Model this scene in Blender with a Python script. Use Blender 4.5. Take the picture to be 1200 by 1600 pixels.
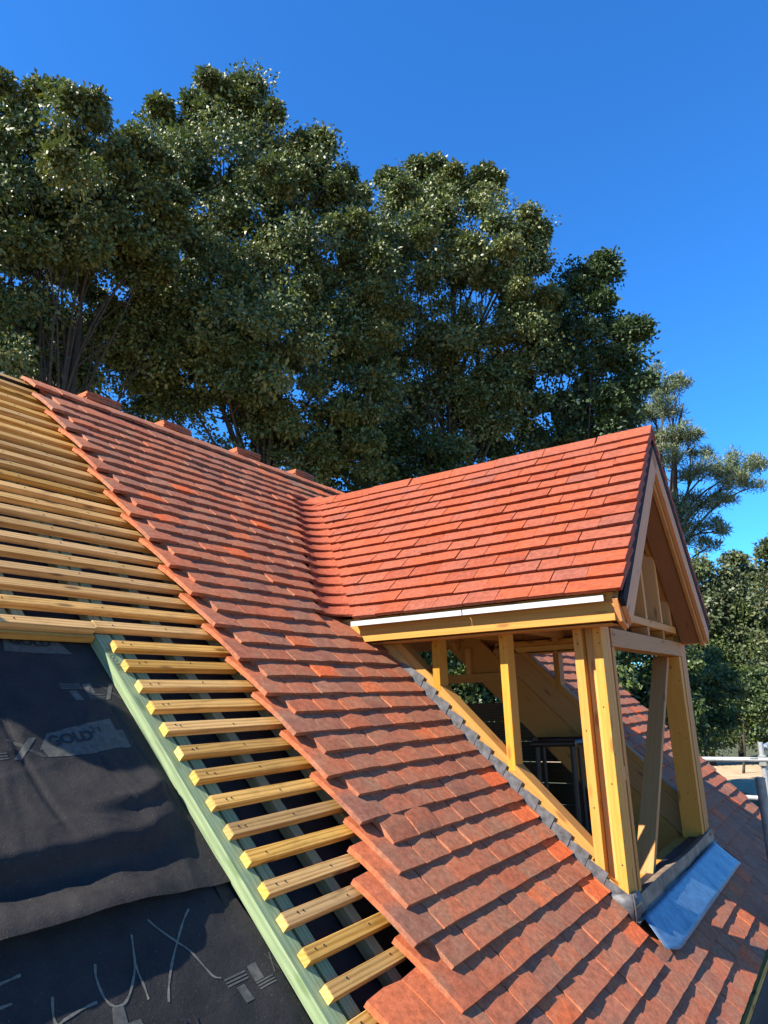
import bpy, bmesh, math, random
import numpy as np
from mathutils import Matrix, Vector
from math import radians, sin, cos, sqrt, pi

random.seed(7)
rng = np.random.default_rng(11)
for o in list(bpy.data.objects):
    bpy.data.objects.remove(o)
scene = bpy.context.scene
COL = scene.collection

# ------------------------------------------------------------------ camera, sky, sun, exposure
CAM = Vector((-1.5212, -2.1826, -0.237))
yaw, pitch, roll = radians(32.5919), radians(14.6141), radians(-2.0001)
FPX = 1125.49                                     # focal length in pixels of the 1200 x 1600 photograph
fwd = Vector((cos(pitch)*cos(yaw), cos(pitch)*sin(yaw), sin(pitch)))
rgt0 = Vector((sin(yaw), -cos(yaw), 0)); up0 = rgt0.cross(fwd)
rgt = rgt0*cos(roll) + up0*sin(roll); upv = -rgt0*sin(roll) + up0*cos(roll)
cd = bpy.data.cameras.new('camera'); cam = bpy.data.objects.new('camera', cd); COL.objects.link(cam)
M3 = Matrix((rgt, upv, -fwd)).transposed()
cam.matrix_world = Matrix.Translation(CAM) @ M3.to_4x4()
cd.sensor_fit = 'HORIZONTAL'; cd.sensor_width = 36; cd.lens = 36*FPX/1200
cd.clip_start = 0.05; cd.clip_end = 2000
scene.camera = cam

SUNV = Vector((-0.95, 0.54, 1.0)).normalized()    # towards the sun
ELEV = math.asin(SUNV.z); AZ = math.atan2(SUNV.x, SUNV.y)
world = bpy.data.worlds.new('World'); scene.world = world; world.use_nodes = True
wn = world.node_tree.nodes; wl = world.node_tree.links
bg = wn['Background']
sky = wn.new('ShaderNodeTexSky'); sky.sky_type = 'NISHITA'; sky.sun_disc = False
sky.sun_elevation = ELEV; sky.sun_rotation = AZ
sky.altitude = 300; sky.air_density = 0.9; sky.dust_density = 0.0; sky.ozone_density = 4.0
tint = wn.new('ShaderNodeMix'); tint.data_type = 'RGBA'; tint.blend_type = 'MULTIPLY'; tint.inputs[0].default_value = 1.0
tint.inputs[7].default_value = (0.46, 1.40, 2.25, 1)        # the photograph's deep, saturated blue
wl.new(sky.outputs[0], tint.inputs[6]); wl.new(tint.outputs[2], bg.inputs[0]); bg.inputs[1].default_value = 0.05
sd = bpy.data.lights.new('sun', 'SUN'); sun = bpy.data.objects.new('sun', sd); COL.objects.link(sun)
sd.energy = 5.0; sd.angle = radians(0.53); sd.color = (1.0, 0.93, 0.82)
sun.rotation_euler = (-SUNV).to_track_quat('-Z', 'Y').to_euler()
sun.location = (-20, 15, 25)
scene.view_settings.view_transform = 'Standard'; scene.view_settings.look = 'None'
scene.view_settings.exposure = 1.6; scene.view_settings.gamma = 1.0
scene.view_settings.use_curve_mapping = False
scene.cycles.max_bounces = 8
scene.cycles.transparent_max_bounces = 8

# ------------------------------------------------------------------ helpers
C7 = sqrt(0.5)
def ray(px, py):                                   # direction of a photograph pixel, unit depth
    return rgt*((px-600)/FPX) + upv*((800-py)/FPX) + fwd
def far(px, py, dist):                             # a point at a horizontal distance along it
    r = ray(px, py); return CAM + r*(dist/sqrt(r.x*r.x+r.y*r.y))
def RP(x, s, h):                                   # main roof: x along the eaves, s down the slope, h off the batten tops
    return Vector((x, -C7*s - C7*h, -C7*s + C7*h))
ROOF_M = Matrix(((1, 0, 0), (0, C7, -C7), (0, C7, C7)))        # columns: along, up-slope, normal
def empty(name, loc):
    o = bpy.data.objects.new(name, None); COL.objects.link(o); o.location = loc
    o.empty_display_size = 0.2
    return o
def tag(o, label=None, cat=None, group=None, kind=None):
    if label: o['label'] = label
    if cat: o['category'] = cat
    if group: o['group'] = group
    if kind: o['kind'] = kind
    return o
LOCS = {}
def adopt(o, parent):
    if parent is None: return o
    o.parent = parent
    p = parent; off = Vector((0, 0, 0))
    m = Matrix.Identity(4)
    chain = []
    while p is not None:
        chain.append(p); p = p.parent
    m = WORLD[parent.name] if parent.name in WORLD else Matrix.Translation(parent.location)
    o.matrix_parent_inverse = m.inverted()
    WORLD[o.name] = o.matrix_basis.copy()
    return o
WORLD = {}
def link(name, me, mat=None, parent=None, matrix=None):
    o = bpy.data.objects.new(name, me); COL.objects.link(o)
    if mat is not None and len(me.materials) == 0: me.materials.append(mat)
    if matrix is not None: o.matrix_basis = matrix
    adopt(o, parent)
    return o
def mesh(name, verts, faces, smooth=False):
    me = bpy.data.meshes.new(name); me.from_pydata([tuple(v) for v in verts], [], faces); me.update()
    if smooth:
        me.polygons.foreach_set('use_smooth', [True]*len(me.polygons))
    return me
def np_mesh(name, v, quads, smooth=False):
    me = bpy.data.meshes.new(name)
    nv, nq = len(v), len(quads)
    me.vertices.add(nv); me.loops.add(nq*4); me.polygons.add(nq)
    me.vertices.foreach_set('co', np.asarray(v, np.float32).ravel())
    me.loops.foreach_set('vertex_index', np.asarray(quads, np.int32).ravel())
    me.polygons.foreach_set('loop_start', np.arange(0, nq*4, 4, dtype=np.int32))
    me.polygons.foreach_set('loop_total', np.full(nq, 4, np.int32))
    if smooth: me.polygons.foreach_set('use_smooth', np.ones(nq, bool))
    me.update(calc_edges=True); me.validate()
    return me
BOXF = [(0, 3, 2, 1), (4, 5, 6, 7), (0, 1, 5, 4), (1, 2, 6, 5), (2, 3, 7, 6), (3, 0, 4, 7)]
def bevel_box(name, lx, ly, lz, b=0.002):
    bm = bmesh.new()
    bmesh.ops.create_cube(bm, size=1)
    for v in bm.verts: v.co = (v.co.x*lx, v.co.y*ly, v.co.z*lz)
    if b > 0: bmesh.ops.bevel(bm, geom=bm.edges[:], offset=b, segments=1, affect='EDGES')
    me = bpy.data.meshes.new(name); bm.to_mesh(me); bm.free()
    return me
def timber(name, p0, p1, w, d, up, mat, parent, b=0.0015, jit=0.0):
    """A sawn length from p0 to p1: w across, d along up; p0 and p1 lie on its centre line."""
    p0 = Vector(p0); p1 = Vector(p1); ax = (p1-p0); L = ax.length; ax.normalize()
    up = Vector(up); up = (up - ax*up.dot(ax)).normalized(); si = up.cross(ax)
    m = Matrix((ax, si, up)).transposed().to_4x4(); m.translation = (p0+p1)/2
    return link(name, bevel_box(name, L, w, d, b), mat, parent, m)
def box(name, x0, x1, y0, y1, z0, z1, mat, parent, b=0.0015):
    lx, ly, lz = x1-x0, y1-y0, z1-z0
    c = Vector(((x0+x1)/2, (y0+y1)/2, (z0+z1)/2))
    return axis_timber(name, c, lx, ly, lz, mat, parent, b)
def axis_timber(name, c, lx, ly, lz, mat, parent, b=0.0015):
    ds = sorted([(lx, Vector((1, 0, 0))), (ly, Vector((0, 1, 0))), (lz, Vector((0, 0, 1)))], key=lambda t: -t[0])
    a, bb = ds[0], ds[1]; cc = ds[2]
    m = Matrix((a[1], bb[1], a[1].cross(bb[1]))).transposed().to_4x4(); m.translation = c
    return link(name, bevel_box(name, a[0], bb[0], cc[0], b), mat, parent, m)
def tube_geo(pts, radii, n, V, F):
    """append a tapered tube to lists V, F"""
    base = len(V); k = len(pts)
    for i, p in enumerate(pts):
        p = Vector(p)
        t = (Vector(pts[min(i+1, k-1)]) - Vector(pts[max(i-1, 0)])).normalized()
        a = t.orthogonal().normalized() if i == 0 else (a - t*a.dot(t)).normalized()
        b = t.cross(a)
        for j in range(n):
            th = 2*pi*j/n
            V.append(p + (a*cos(th) + b*sin(th))*radii[i])
    for i in range(k-1):
        for j in range(n):
            F.append((base+i*n+j, base+i*n+(j+1) % n, base+(i+1)*n+(j+1) % n, base+(i+1)*n+j))
    F.append(tuple(base+j for j in reversed(range(n)))); F.append(tuple(base+(k-1)*n+j for j in range(n)))
def tube(name, pts, r, n, mat, parent):
    V, F = [], []
    tube_geo(pts, [r]*len(pts) if not isinstance(r, (list, tuple)) else r, n, V, F)
    me = mesh(name, V, F, True)
    me.set_sharp_from_angle(angle=radians(50))
    return link(name, me, mat, parent)

# ------------------------------------------------------------------ materials
def newmat(name, rough=0.7):
    m = bpy.data.materials.new(name); m.use_nodes = True
    nt = m.node_tree; b = nt.nodes['Principled BSDF']; b.inputs['Roughness'].default_value = rough
    return m, nt, b
def N(nt, typ, **kw):
    n = nt.nodes.new(typ)
    for k, v in kw.items(): setattr(n, k, v)
    return n
KC = 0.64
def kc(st): return [(p, tuple(x*KC for x in c)) for p, c in st]
def ramp(nt, fac, stops):
    r = N(nt, 'ShaderNodeValToRGB'); e = r.color_ramp.elements
    while len(e) < len(stops): e.new(0.5)
    for i, (p, c) in enumerate(stops):
        e[i].position = p; e[i].color = (*c, 1)
    nt.links.new(fac, r.inputs[0]); return r.outputs[0]
def noise(nt, vec, scale, detail=3, rough=0.55):
    n = N(nt, 'ShaderNodeTexNoise'); n.inputs['Scale'].default_value = scale
    n.inputs['Detail'].default_value = detail; n.inputs['Roughness'].default_value = rough
    if vec is not None: nt.links.new(vec, n.inputs['Vector'])
    return n.outputs['Fac']
def mixc(nt, fac, a, b, mode='MIX'):
    m = N(nt, 'ShaderNodeMix', data_type='RGBA', blend_type=mode)
    for s, v in ((m.inputs[0], fac), (m.inputs[6], a), (m.inputs[7], b)):
        if hasattr(v, 'is_linked') or hasattr(v, 'links'): nt.links.new(v, s)
        elif isinstance(v, (int, float)): s.default_value = v
        else: s.default_value = (*v, 1)
    return m.outputs[2]
def math_(nt, op, a, b=0.0, clamp=False):
    m = N(nt, 'ShaderNodeMath', operation=op); m.use_clamp = clamp
    for s, v in ((m.inputs[0], a), (m.inputs[1], b)):
        if hasattr(v, 'links'): nt.links.new(v, s)
        else: s.default_value = v
    return m.outputs[0]
def bump(nt, b, h, strength=0.3, dist=0.002):
    n = N(nt, 'ShaderNodeBump'); n.inputs['Strength'].default_value = strength
    n.inputs['Distance'].default_value = dist
    nt.links.new(h, n.inputs['Height']); nt.links.new(n.outputs[0], b.inputs['Normal'])
def objvec(nt, scale=(1, 1, 1), use_random=True):
    tc = N(nt, 'ShaderNodeTexCoord'); mp = N(nt, 'ShaderNodeMapping')
    mp.inputs['Scale'].default_value = scale
    nt.links.new(tc.outputs['Object'], mp.inputs[0])
    oi = N(nt, 'ShaderNodeObjectInfo')
    if use_random:
        off = N(nt, 'ShaderNodeVectorMath', operation='SCALE'); off.inputs[0].default_value = (37, 91, 53)
        nt.links.new(oi.outputs['Random'], off.inputs['Scale'])
        nt.links.new(off.outputs[0], mp.inputs['Location'])
    return mp.outputs[0], oi.outputs['Random']

def tile_mat(name, stops, attr, sand=(0.39, 0.205, 0.115), sand_amt=0.62, head=None):
    m, nt, b = newmat(name, 0.80)
    vec, rnd = objvec(nt, (1, 1, 1), not attr)
    if attr:
        a = N(nt, 'ShaderNodeAttribute', attribute_name='tone'); rnd = a.outputs['Fac']
    base = ramp(nt, rnd, kc(stops)); sand = tuple(x*KC for x in sand)
    big = noise(nt, vec, 9, 3)
    mid = noise(nt, vec, 45, 4, 0.65)
    fine = noise(nt, vec, 420, 2, 0.6)
    # sanded facing, patchy and thinner toward some edges
    f1 = N(nt, 'ShaderNodeMapRange'); nt.links.new(big, f1.inputs[0])
    f1.inputs[1].default_value = 0.42; f1.inputs[2].default_value = 0.68
    f1.inputs[3].default_value = 0.0; f1.inputs[4].default_value = sand_amt
    sf = f1.outputs[0]
    if not attr:
        tco = N(nt, 'ShaderNodeTexCoord'); sp = N(nt, 'ShaderNodeSeparateXYZ'); nt.links.new(tco.outputs['Object'], sp.inputs[0])
        wob = math_(nt, 'ADD', sp.outputs['Y'], math_(nt, 'MULTIPLY', big, 0.05))
        hd = N(nt, 'ShaderNodeMapRange'); nt.links.new(wob, hd.inputs[0])
        hd.inputs[1].default_value = -0.132; hd.inputs[2].default_value = -0.085; hd.inputs[3].default_value = 1.0; hd.inputs[4].default_value = 0.0
        sf = math_(nt, 'MULTIPLY', sf, hd.outputs[0])
        if head is not None:
            base = mixc(nt, math_(nt, 'MULTIPLY', math_(nt, 'SUBTRACT', 1.0, hd.outputs[0]), 0.75), base, tuple(x*KC for x in head))
    c = mixc(nt, sf, base, sand)
    f2 = N(nt, 'ShaderNodeMapRange'); nt.links.new(mid, f2.inputs[0])
    f2.inputs[1].default_value = 0.35; f2.inputs[2].default_value = 0.7
    f2.inputs[3].default_value = 0.72; f2.inputs[4].default_value = 1.22
    g = N(nt, 'ShaderNodeVectorMath', operation='SCALE'); nt.links.new(c, g.inputs[0]); nt.links.new(f2.outputs[0], g.inputs['Scale'])
    f3 = N(nt, 'ShaderNodeMapRange'); nt.links.new(fine, f3.inputs[0])
    f3.inputs[1].default_value = 0.3; f3.inputs[2].default_value = 0.7
    f3.inputs[3].default_value = 0.7; f3.inputs[4].default_value = 1.25
    g2 = N(nt, 'ShaderNodeVectorMath', operation='SCALE'); nt.links.new(g.outputs[0], g2.inputs[0]); nt.links.new(f3.outputs[0], g2.inputs['Scale'])
    # pale lime bloom and scuffs
    sc = noise(nt, vec, 26, 5, 0.7)
    f4 = N(nt, 'ShaderNodeMapRange'); nt.links.new(sc, f4.inputs[0])
    f4.inputs[1].default_value = 0.68; f4.inputs[2].default_value = 0.8
    f4.inputs[3].default_value = 0.0; f4.inputs[4].default_value = 0.45
    out = mixc(nt, f4.outputs[0], g2.outputs[0], (0.52, 0.29, 0.22))
    nt.links.new(out, b.inputs['Base Color'])
    h = math_(nt, 'ADD', math_(nt, 'MULTIPLY', mid, 1.0), math_(nt, 'MULTIPLY', fine, 0.35))
    bump(nt, b, h, 0.45, 0.0025)
    b.inputs['Specular IOR Level'].default_value = 0.18
    return m
MAIN_ST = [(0.0, (0.48, 0.130, 0.058)), (0.15, (0.57, 0.172, 0.076)), (0.30, (0.40, 0.143, 0.075)), (0.45, (0.60, 0.168, 0.070)), (0.58, (0.35, 0.132, 0.077)), (0.70, (0.54, 0.145, 0.060)),
           (0.80, (0.45, 0.172, 0.096)), (0.88, (0.30, 0.118, 0.072)), (0.95, (0.74, 0.175, 0.056)), (1.0, (0.84, 0.160, 0.044))]
DORM_ST = [(0.0, (0.33, 0.068, 0.027)), (0.25, (0.41, 0.090, 0.035)), (0.45, (0.36, 0.095, 0.050)), (0.6, (0.43, 0.084, 0.027)), (0.8, (0.385, 0.100, 0.048)), (0.9, (0.30, 0.090, 0.056)), (1.0, (0.44, 0.098, 0.038))]
M_TILE = tile_mat('clay_tile', MAIN_ST, False, head=(0.66, 0.165, 0.06))
M_TILE_B = tile_mat('bright_clay_tile', [(0, (0.80, 0.15, 0.045)), (1, (0.92, 0.19, 0.055))], False, sand_amt=0.15)
M_TILE_S = tile_mat('clay_tile_far', MAIN_ST, True)
M_DTILE = tile_mat('clay_tile_orange', DORM_ST, False, (0.27, 0.10, 0.072), 0.35)
M_VTILE = tile_mat('clay_valley_tile', [(0, (0.35, 0.085, 0.044)), (1, (0.40, 0.088, 0.038))], False, (0.27, 0.11, 0.085), 0.4)
M_DTILE_S = tile_mat('clay_tile_orange_far', DORM_ST, True, (0.27, 0.10, 0.072), 0.35)

def wood_mat(name, light, dark, knot=(0.12, 0.06, 0.025), grain=1.0, rough=0.65, dirt=0.0):
    m, nt, b = newmat(name, rough)
    vec, rnd = objvec(nt, (1.6, 22, 22))
    wav = N(nt, 'ShaderNodeTexWave', wave_type='RINGS', rings_direction='X')
    wav.inputs['Scale'].default_value = 1.1; wav.inputs['Distortion'].default_value = 9.0
    wav.inputs['Detail'].default_value = 2.5; wav.inputs['Detail Scale'].default_value = 0.7
    nt.links.new(vec, wav.inputs['Vector'])
    fib = noise(nt, vec, 5, 4, 0.7)
    f = math_(nt, 'ADD', math_(nt, 'MULTIPLY', wav.outputs['Fac'], 0.45*grain), math_(nt, 'MULTIPLY', fib, 0.6))
    dark = tuple(x*KC for x in dark); light = tuple(x*KC for x in light); knot = tuple(x*KC for x in knot)
    c = ramp(nt, f, [(0.25, dark), (0.62, light)])
    # knots
    vec2, _ = objvec(nt, (4.2, 16, 16))
    vor = N(nt, 'ShaderNodeTexVoronoi'); vor.inputs['Scale'].default_value = 1.0
    nt.links.new(vec2, vor.inputs['Vector'])
    kf = N(nt, 'ShaderNodeMapRange'); nt.links.new(vor.outputs['Distance'], kf.inputs[0])
    kf.inputs[1].default_value = 0.09; kf.inputs[2].default_value = 0.19
    kf.inputs[3].default_value = 0.75; kf.inputs[4].default_value = 0.0
    c = mixc(nt, kf.outputs[0], c, knot)
    tone = N(nt, 'ShaderNodeMapRange'); nt.links.new(rnd, tone.inputs[0])
    tone.inputs[3].default_value = 0.70; tone.inputs[4].default_value = 1.18
    g = N(nt, 'ShaderNodeVectorMath', operation='SCALE'); nt.links.new(c, g.inputs[0]); nt.links.new(tone.outputs[0], g.inputs['Scale'])
    hv = N(nt, 'ShaderNodeHueSaturation'); hr = N(nt, 'ShaderNodeMapRange')
    nt.links.new(math_(nt, 'FRACT', math_(nt, 'MULTIPLY', rnd, 17.3)), hr.inputs[0]); hr.inputs[3].default_value = 0.90; hr.inputs[4].default_value = 1.05
    nt.links.new(hr.outputs[0], hv.inputs['Saturation']); nt.links.new(g.outputs[0], hv.inputs['Color'])
    out = hv.outputs[0]
    if dirt > 0:
        v3, _ = objvec(nt, (3, 9, 9)); d = noise(nt, v3, 2.2, 5, 0.7)
        df = N(nt, 'ShaderNodeMapRange'); nt.links.new(d, df.inputs[0])
        df.inputs[1].default_value = 0.5; df.inputs[2].default_value = 0.75
        df.inputs[3].default_value = 0; df.inputs[4].default_value = dirt
        out = mixc(nt, df.outputs[0], out, (dark[0]*0.45, dark[1]*0.45, dark[2]*0.5))
    nt.links.new(out, b.inputs['Base Color'])
    bump(nt, b, f, 0.25, 0.0015)
    b.inputs['Specular IOR Level'].default_value = 0.15
    return m
M_BATTEN = wood_mat('treated_batten_wood', (0.88, 0.49, 0.135), (0.58, 0.285, 0.062), grain=1.1, dirt=0.5)
M_CLS = wood_mat('planed_softwood', (0.80, 0.385, 0.062), (0.66, 0.295, 0.040), (0.30, 0.13, 0.03), grain=0.35)
M_SAWN = wood_mat('sawn_carcassing_wood', (0.72, 0.33, 0.085), (0.60, 0.26, 0.060), (0.22, 0.10, 0.04), grain=0.3)
M_END = wood_mat('batten_end_grain', (0.80, 0.56, 0.15), (0.70, 0.44, 0.08), (0.6, 0.3, 0.06), grain=0.9)
M_GREEN = wood_mat('green_treated_wood', (0.36, 0.45, 0.24), (0.22, 0.295, 0.15), (0.16, 0.24, 0.1), grain=0.45, dirt=0.35)
M_GREENDK = wood_mat('dull_green_treated_wood', (0.40, 0.37, 0.18), (0.30, 0.27, 0.13), (0.14, 0.14, 0.08), grain=0.4)
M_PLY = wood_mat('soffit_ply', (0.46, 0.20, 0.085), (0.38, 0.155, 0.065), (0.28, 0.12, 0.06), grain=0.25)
M_BARGE = wood_mat('barge_board_wood', (0.74, 0.34, 0.12), (0.62, 0.265, 0.085), (0.22, 0.11, 0.06), grain=0.3)

def simple(name, col, rough=0.7, metal=0.0, nscale=0, var=0.2, bs=0.0, bd=0.002, spec=0.4):
    col = tuple(x*KC for x in col)
    m, nt, b = newmat(name, rough); b.inputs['Metallic'].default_value = metal
    b.inputs['Specular IOR Level'].default_value = spec
    if nscale:
        vec, _ = objvec(nt, (1, 1, 1)); n = noise(nt, vec, nscale, 5, 0.65)
        c = ramp(nt, n, [(0.3, tuple(x*(1-var) for x in col)), (0.7, tuple(min(1, x*(1+var)) for x in col))])
        nt.links.new(c, b.inputs['Base Color'])
        if bs: bump(nt, b, n, bs, bd)
    else: b.inputs['Base Color'].default_value = (*col, 1)
    return m
M_LEAD = simple('lead_sheet', (0.105, 0.103, 0.107), 0.6, 0.1, 30, 0.6, 0.4, 0.003)
M_LEAD_UP = simple('stained_lead', (0.23, 0.165, 0.115), 0.62, 0.0, 9, 0.75, 0.3, 0.004)
M_APRON = simple('blue_apron_sheet', (0.10, 0.18, 0.29), 0.4, 0.3, 26, 0.35, 0.5, 0.004)
M_NAIL = simple('nail_steel', (0.05, 0.045, 0.04), 0.5, 0.6)
M_WHITE = simple('white_plastic', (0.60, 0.60, 0.60), 0.45, 0, 12, 0.06)
M_DPC = simple('dark_undercloak', (0.03, 0.026, 0.026), 0.85, spec=0.08)
M_STEEL = simple('galvanised_tube', (0.60, 0.61, 0.60), 0.42, 0.55, 18, 0.2, 0.1)
M_STEELDK = simple('dull_steel', (0.30, 0.31, 0.28), 0.6, 0.3, 20, 0.3)
M_DARKMETAL = simple('brown_steel_frame', (0.06, 0.045, 0.035), 0.45, 0.4)
M_WALL = simple('pale_render', (0.42, 0.38, 0.32), 0.9, 0, 5, 0.15)
M_DECK = wood_mat('scaffold_board_wood', (0.30, 0.24, 0.17), (0.20, 0.15, 0.10))
M_SHEET = simple('black_sheet', (0.016, 0.018, 0.022), 0.55, 0, 6, 0.3)
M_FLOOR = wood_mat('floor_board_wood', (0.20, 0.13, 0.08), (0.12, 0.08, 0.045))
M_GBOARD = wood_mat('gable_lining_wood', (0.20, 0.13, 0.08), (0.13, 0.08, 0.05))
M_RUBBLE = simple('offcut_scrap', (0.45, 0.46, 0.45), 0.8, 0, 20, 0.3)
M_PRINT = simple('grey_print_ink', (0.10, 0.095, 0.075), 0.8, 0, 60, 0.35)
M_PRINTDK = simple('dark_print_ink', (0.02, 0.02, 0.025), 0.8)
M_CHALK = simple('chalk_line', (0.17, 0.158, 0.12), 0.9, 0, 90, 0.4)
M_INK = simple('stamp_ink', (0.06, 0.09, 0.06), 0.8)
M_BARK = simple('tree_bark', (0.075, 0.058, 0.04), 0.9, 0, 7, 0.4, 0.6, 0.03)

def underlay_mat():
    m, nt, b = newmat('black_underlay', 0.75)
    vec, _ = objvec(nt, (1, 1, 1), False)
    n = noise(nt, vec, 11, 6, 0.7); f = noise(nt, vec, 300, 3, 0.7); sp = noise(nt, vec, 230, 2, 0.55)
    c = ramp(nt, n, [(0.3, (0.014, 0.0127, 0.0118)), (0.7, (0.027, 0.024, 0.0215))])
    d = N(nt, 'ShaderNodeMapRange'); nt.links.new(sp, d.inputs[0])
    d.inputs[1].default_value = 0.66; d.inputs[2].default_value = 0.76; d.inputs[4].default_value = 0.75
    c = mixc(nt, d.outputs[0], c, (0.11, 0.095, 0.08))
    nt.links.new(c, b.inputs['Base Color'])
    bump(nt, b, math_(nt, 'ADD', f, math_(nt, 'MULTIPLY', n, 3.0)), 0.5, 0.003)
    b.inputs['Specular IOR Level'].default_value = 0.2
    return m
M_UNDER = underlay_mat()

def leaf_mat(name, stops, trans=0.25, rough=0.5):
    m = bpy.data.materials.new(name); m.use_nodes = True; nt = m.node_tree
    b = nt.nodes['Principled BSDF']; b.inputs['Roughness'].default_value = rough
    b.inputs['Specular IOR Level'].default_value = 0.42
    a = N(nt, 'ShaderNodeAttribute', attribute_name='tone')
    c = ramp(nt, a.outputs['Fac'], stops)
    nt.links.new(c, b.inputs['Base Color'])
    t = N(nt, 'ShaderNodeBsdfTranslucent')
    tc = mixc(nt, 1.0, c, (1.0, 1.15, 0.45), 'MULTIPLY'); nt.links.new(tc, t.inputs[0])
    mx = N(nt, 'ShaderNodeMixShader'); mx.inputs[0].default_value = trans
    nt.links.new(b.outputs[0], mx.inputs[1]); nt.links.new(t.outputs[0], mx.inputs[2])
    nt.links.new(mx.outputs[0], nt.nodes['Material Output'].inputs[0])
    return m
L_MAPLE = leaf_mat('maple_leaf', [(0, (0.040, 0.062, 0.020)), (0.45, (0.082, 0.108, 0.031)), (0.82, (0.155, 0.168, 0.052)), (0.95, (0.21, 0.19, 0.066)), (1, (0.21, 0.14, 0.055))], 0.14, 0.5)
L_OAK = leaf_mat('oak_leaf', [(0, (0.026, 0.048, 0.020)), (0.5, (0.044, 0.074, 0.026)), (0.85, (0.070, 0.105, 0.034)), (1, (0.10, 0.125, 0.04))], 0.2, 0.6)
L_PINE = leaf_mat('pine_needles', [(0, (0.075, 0.11, 0.065)), (0.5, (0.125, 0.165, 0.085)), (1, (0.21, 0.21, 0.085))], 0.1, 0.6)
L_FAR = leaf_mat('far_leaf', [(0, (0.045, 0.062, 0.030)), (0.5, (0.080, 0.100, 0.042)), (0.85, (0.13, 0.14, 0.055)), (1, (0.17, 0.155, 0.065))])
L_SHRUB = leaf_mat('shrub_leaf', [(0, (0.022, 0.042, 0.018)), (0.5, (0.05, 0.08, 0.024)), (1, (0.12, 0.155, 0.035))])

def ground_mat():
    m, nt, b = newmat('dry_ground', 0.95)
    vec, _ = objvec(nt, (1, 1, 1), False)
    n = noise(nt, vec, 0.25, 6, 0.65); f = noise(nt, vec, 9, 4, 0.7)
    c = ramp(nt, n, [(0.33, (0.085, 0.080, 0.032)), (0.43, (0.22, 0.155, 0.085)), (0.62, (0.42, 0.29, 0.165))])
    g = N(nt, 'ShaderNodeMapRange'); nt.links.new(f, g.inputs[0]); g.inputs[3].default_value = 0.6; g.inputs[4].default_value = 1.3
    s = N(nt, 'ShaderNodeVectorMath', operation='SCALE'); nt.links.new(c, s.inputs[0]); nt.links.new(g.outputs[0], s.inputs['Scale'])
    nt.links.new(s.outputs[0], b.inputs['Base Color']); bump(nt, b, f, 0.6, 0.05)
    return m
M_GROUND = ground_mat()
M_GRASS = simple('rough_grass', (0.075, 0.085, 0.032), 0.95, 0, 1.5, 0.5, 0.6, 0.06)
M_PATH = simple('sandy_path', (0.52, 0.37, 0.22), 0.95, 0, 2.2, 0.28, 0.4, 0.03)

# ------------------------------------------------------------------ ground
GZ = -4.2
gr = link('ground', mesh('ground', [(-250, -250, GZ), (350, -250, GZ), (350, 350, GZ), (-250, 350, GZ)], [(0, 1, 2, 3)]), M_GROUND)
tag(gr, kind='structure')
tag(link('grass', mesh('grass', [(17, -250, GZ+0.008), (350, -250, GZ+0.008), (350, 350, GZ+0.008), (-60, 350, GZ+0.008), (-60, 14, GZ+0.008), (17, 14, GZ+0.008)], [(0, 1, 2, 5), (5, 2, 3, 4)]), M_GRASS), kind='structure')
def strip_path(name, pts, w, z):
    V, F = [], []
    for i, p in enumerate(pts):
        t = (Vector(pts[min(i+1, len(pts)-1)]) - Vector(pts[max(i-1, 0)])).normalized(); nrm = Vector((-t.y, t.x, 0))
        ww = w*(1+0.18*sin(i*1.7))
        V += [Vector((*p[:2], z)) + nrm*ww, Vector((*p[:2], z)) - nrm*ww]
    for i in range(len(pts)-1): F.append((2*i, 2*i+1, 2*i+3, 2*i+2))
    return tag(link(name, mesh(name, V, F), M_PATH), kind='structure')
strip_path('path', [(12, -20, 0), (22, -10, 0), (31, -3, 0), (37, 3.5, 0), (44, 10, 0), (50, 18, 0), (54, 28, 0)], 4.2, GZ+0.02)

# ------------------------------------------------------------------ house: main roof
house = empty('house', (2.6, 2.0, GZ))
tag(house, 'house under re-roofing, long slope part red tiled, part bare battens and black underlay', 'house')

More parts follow.
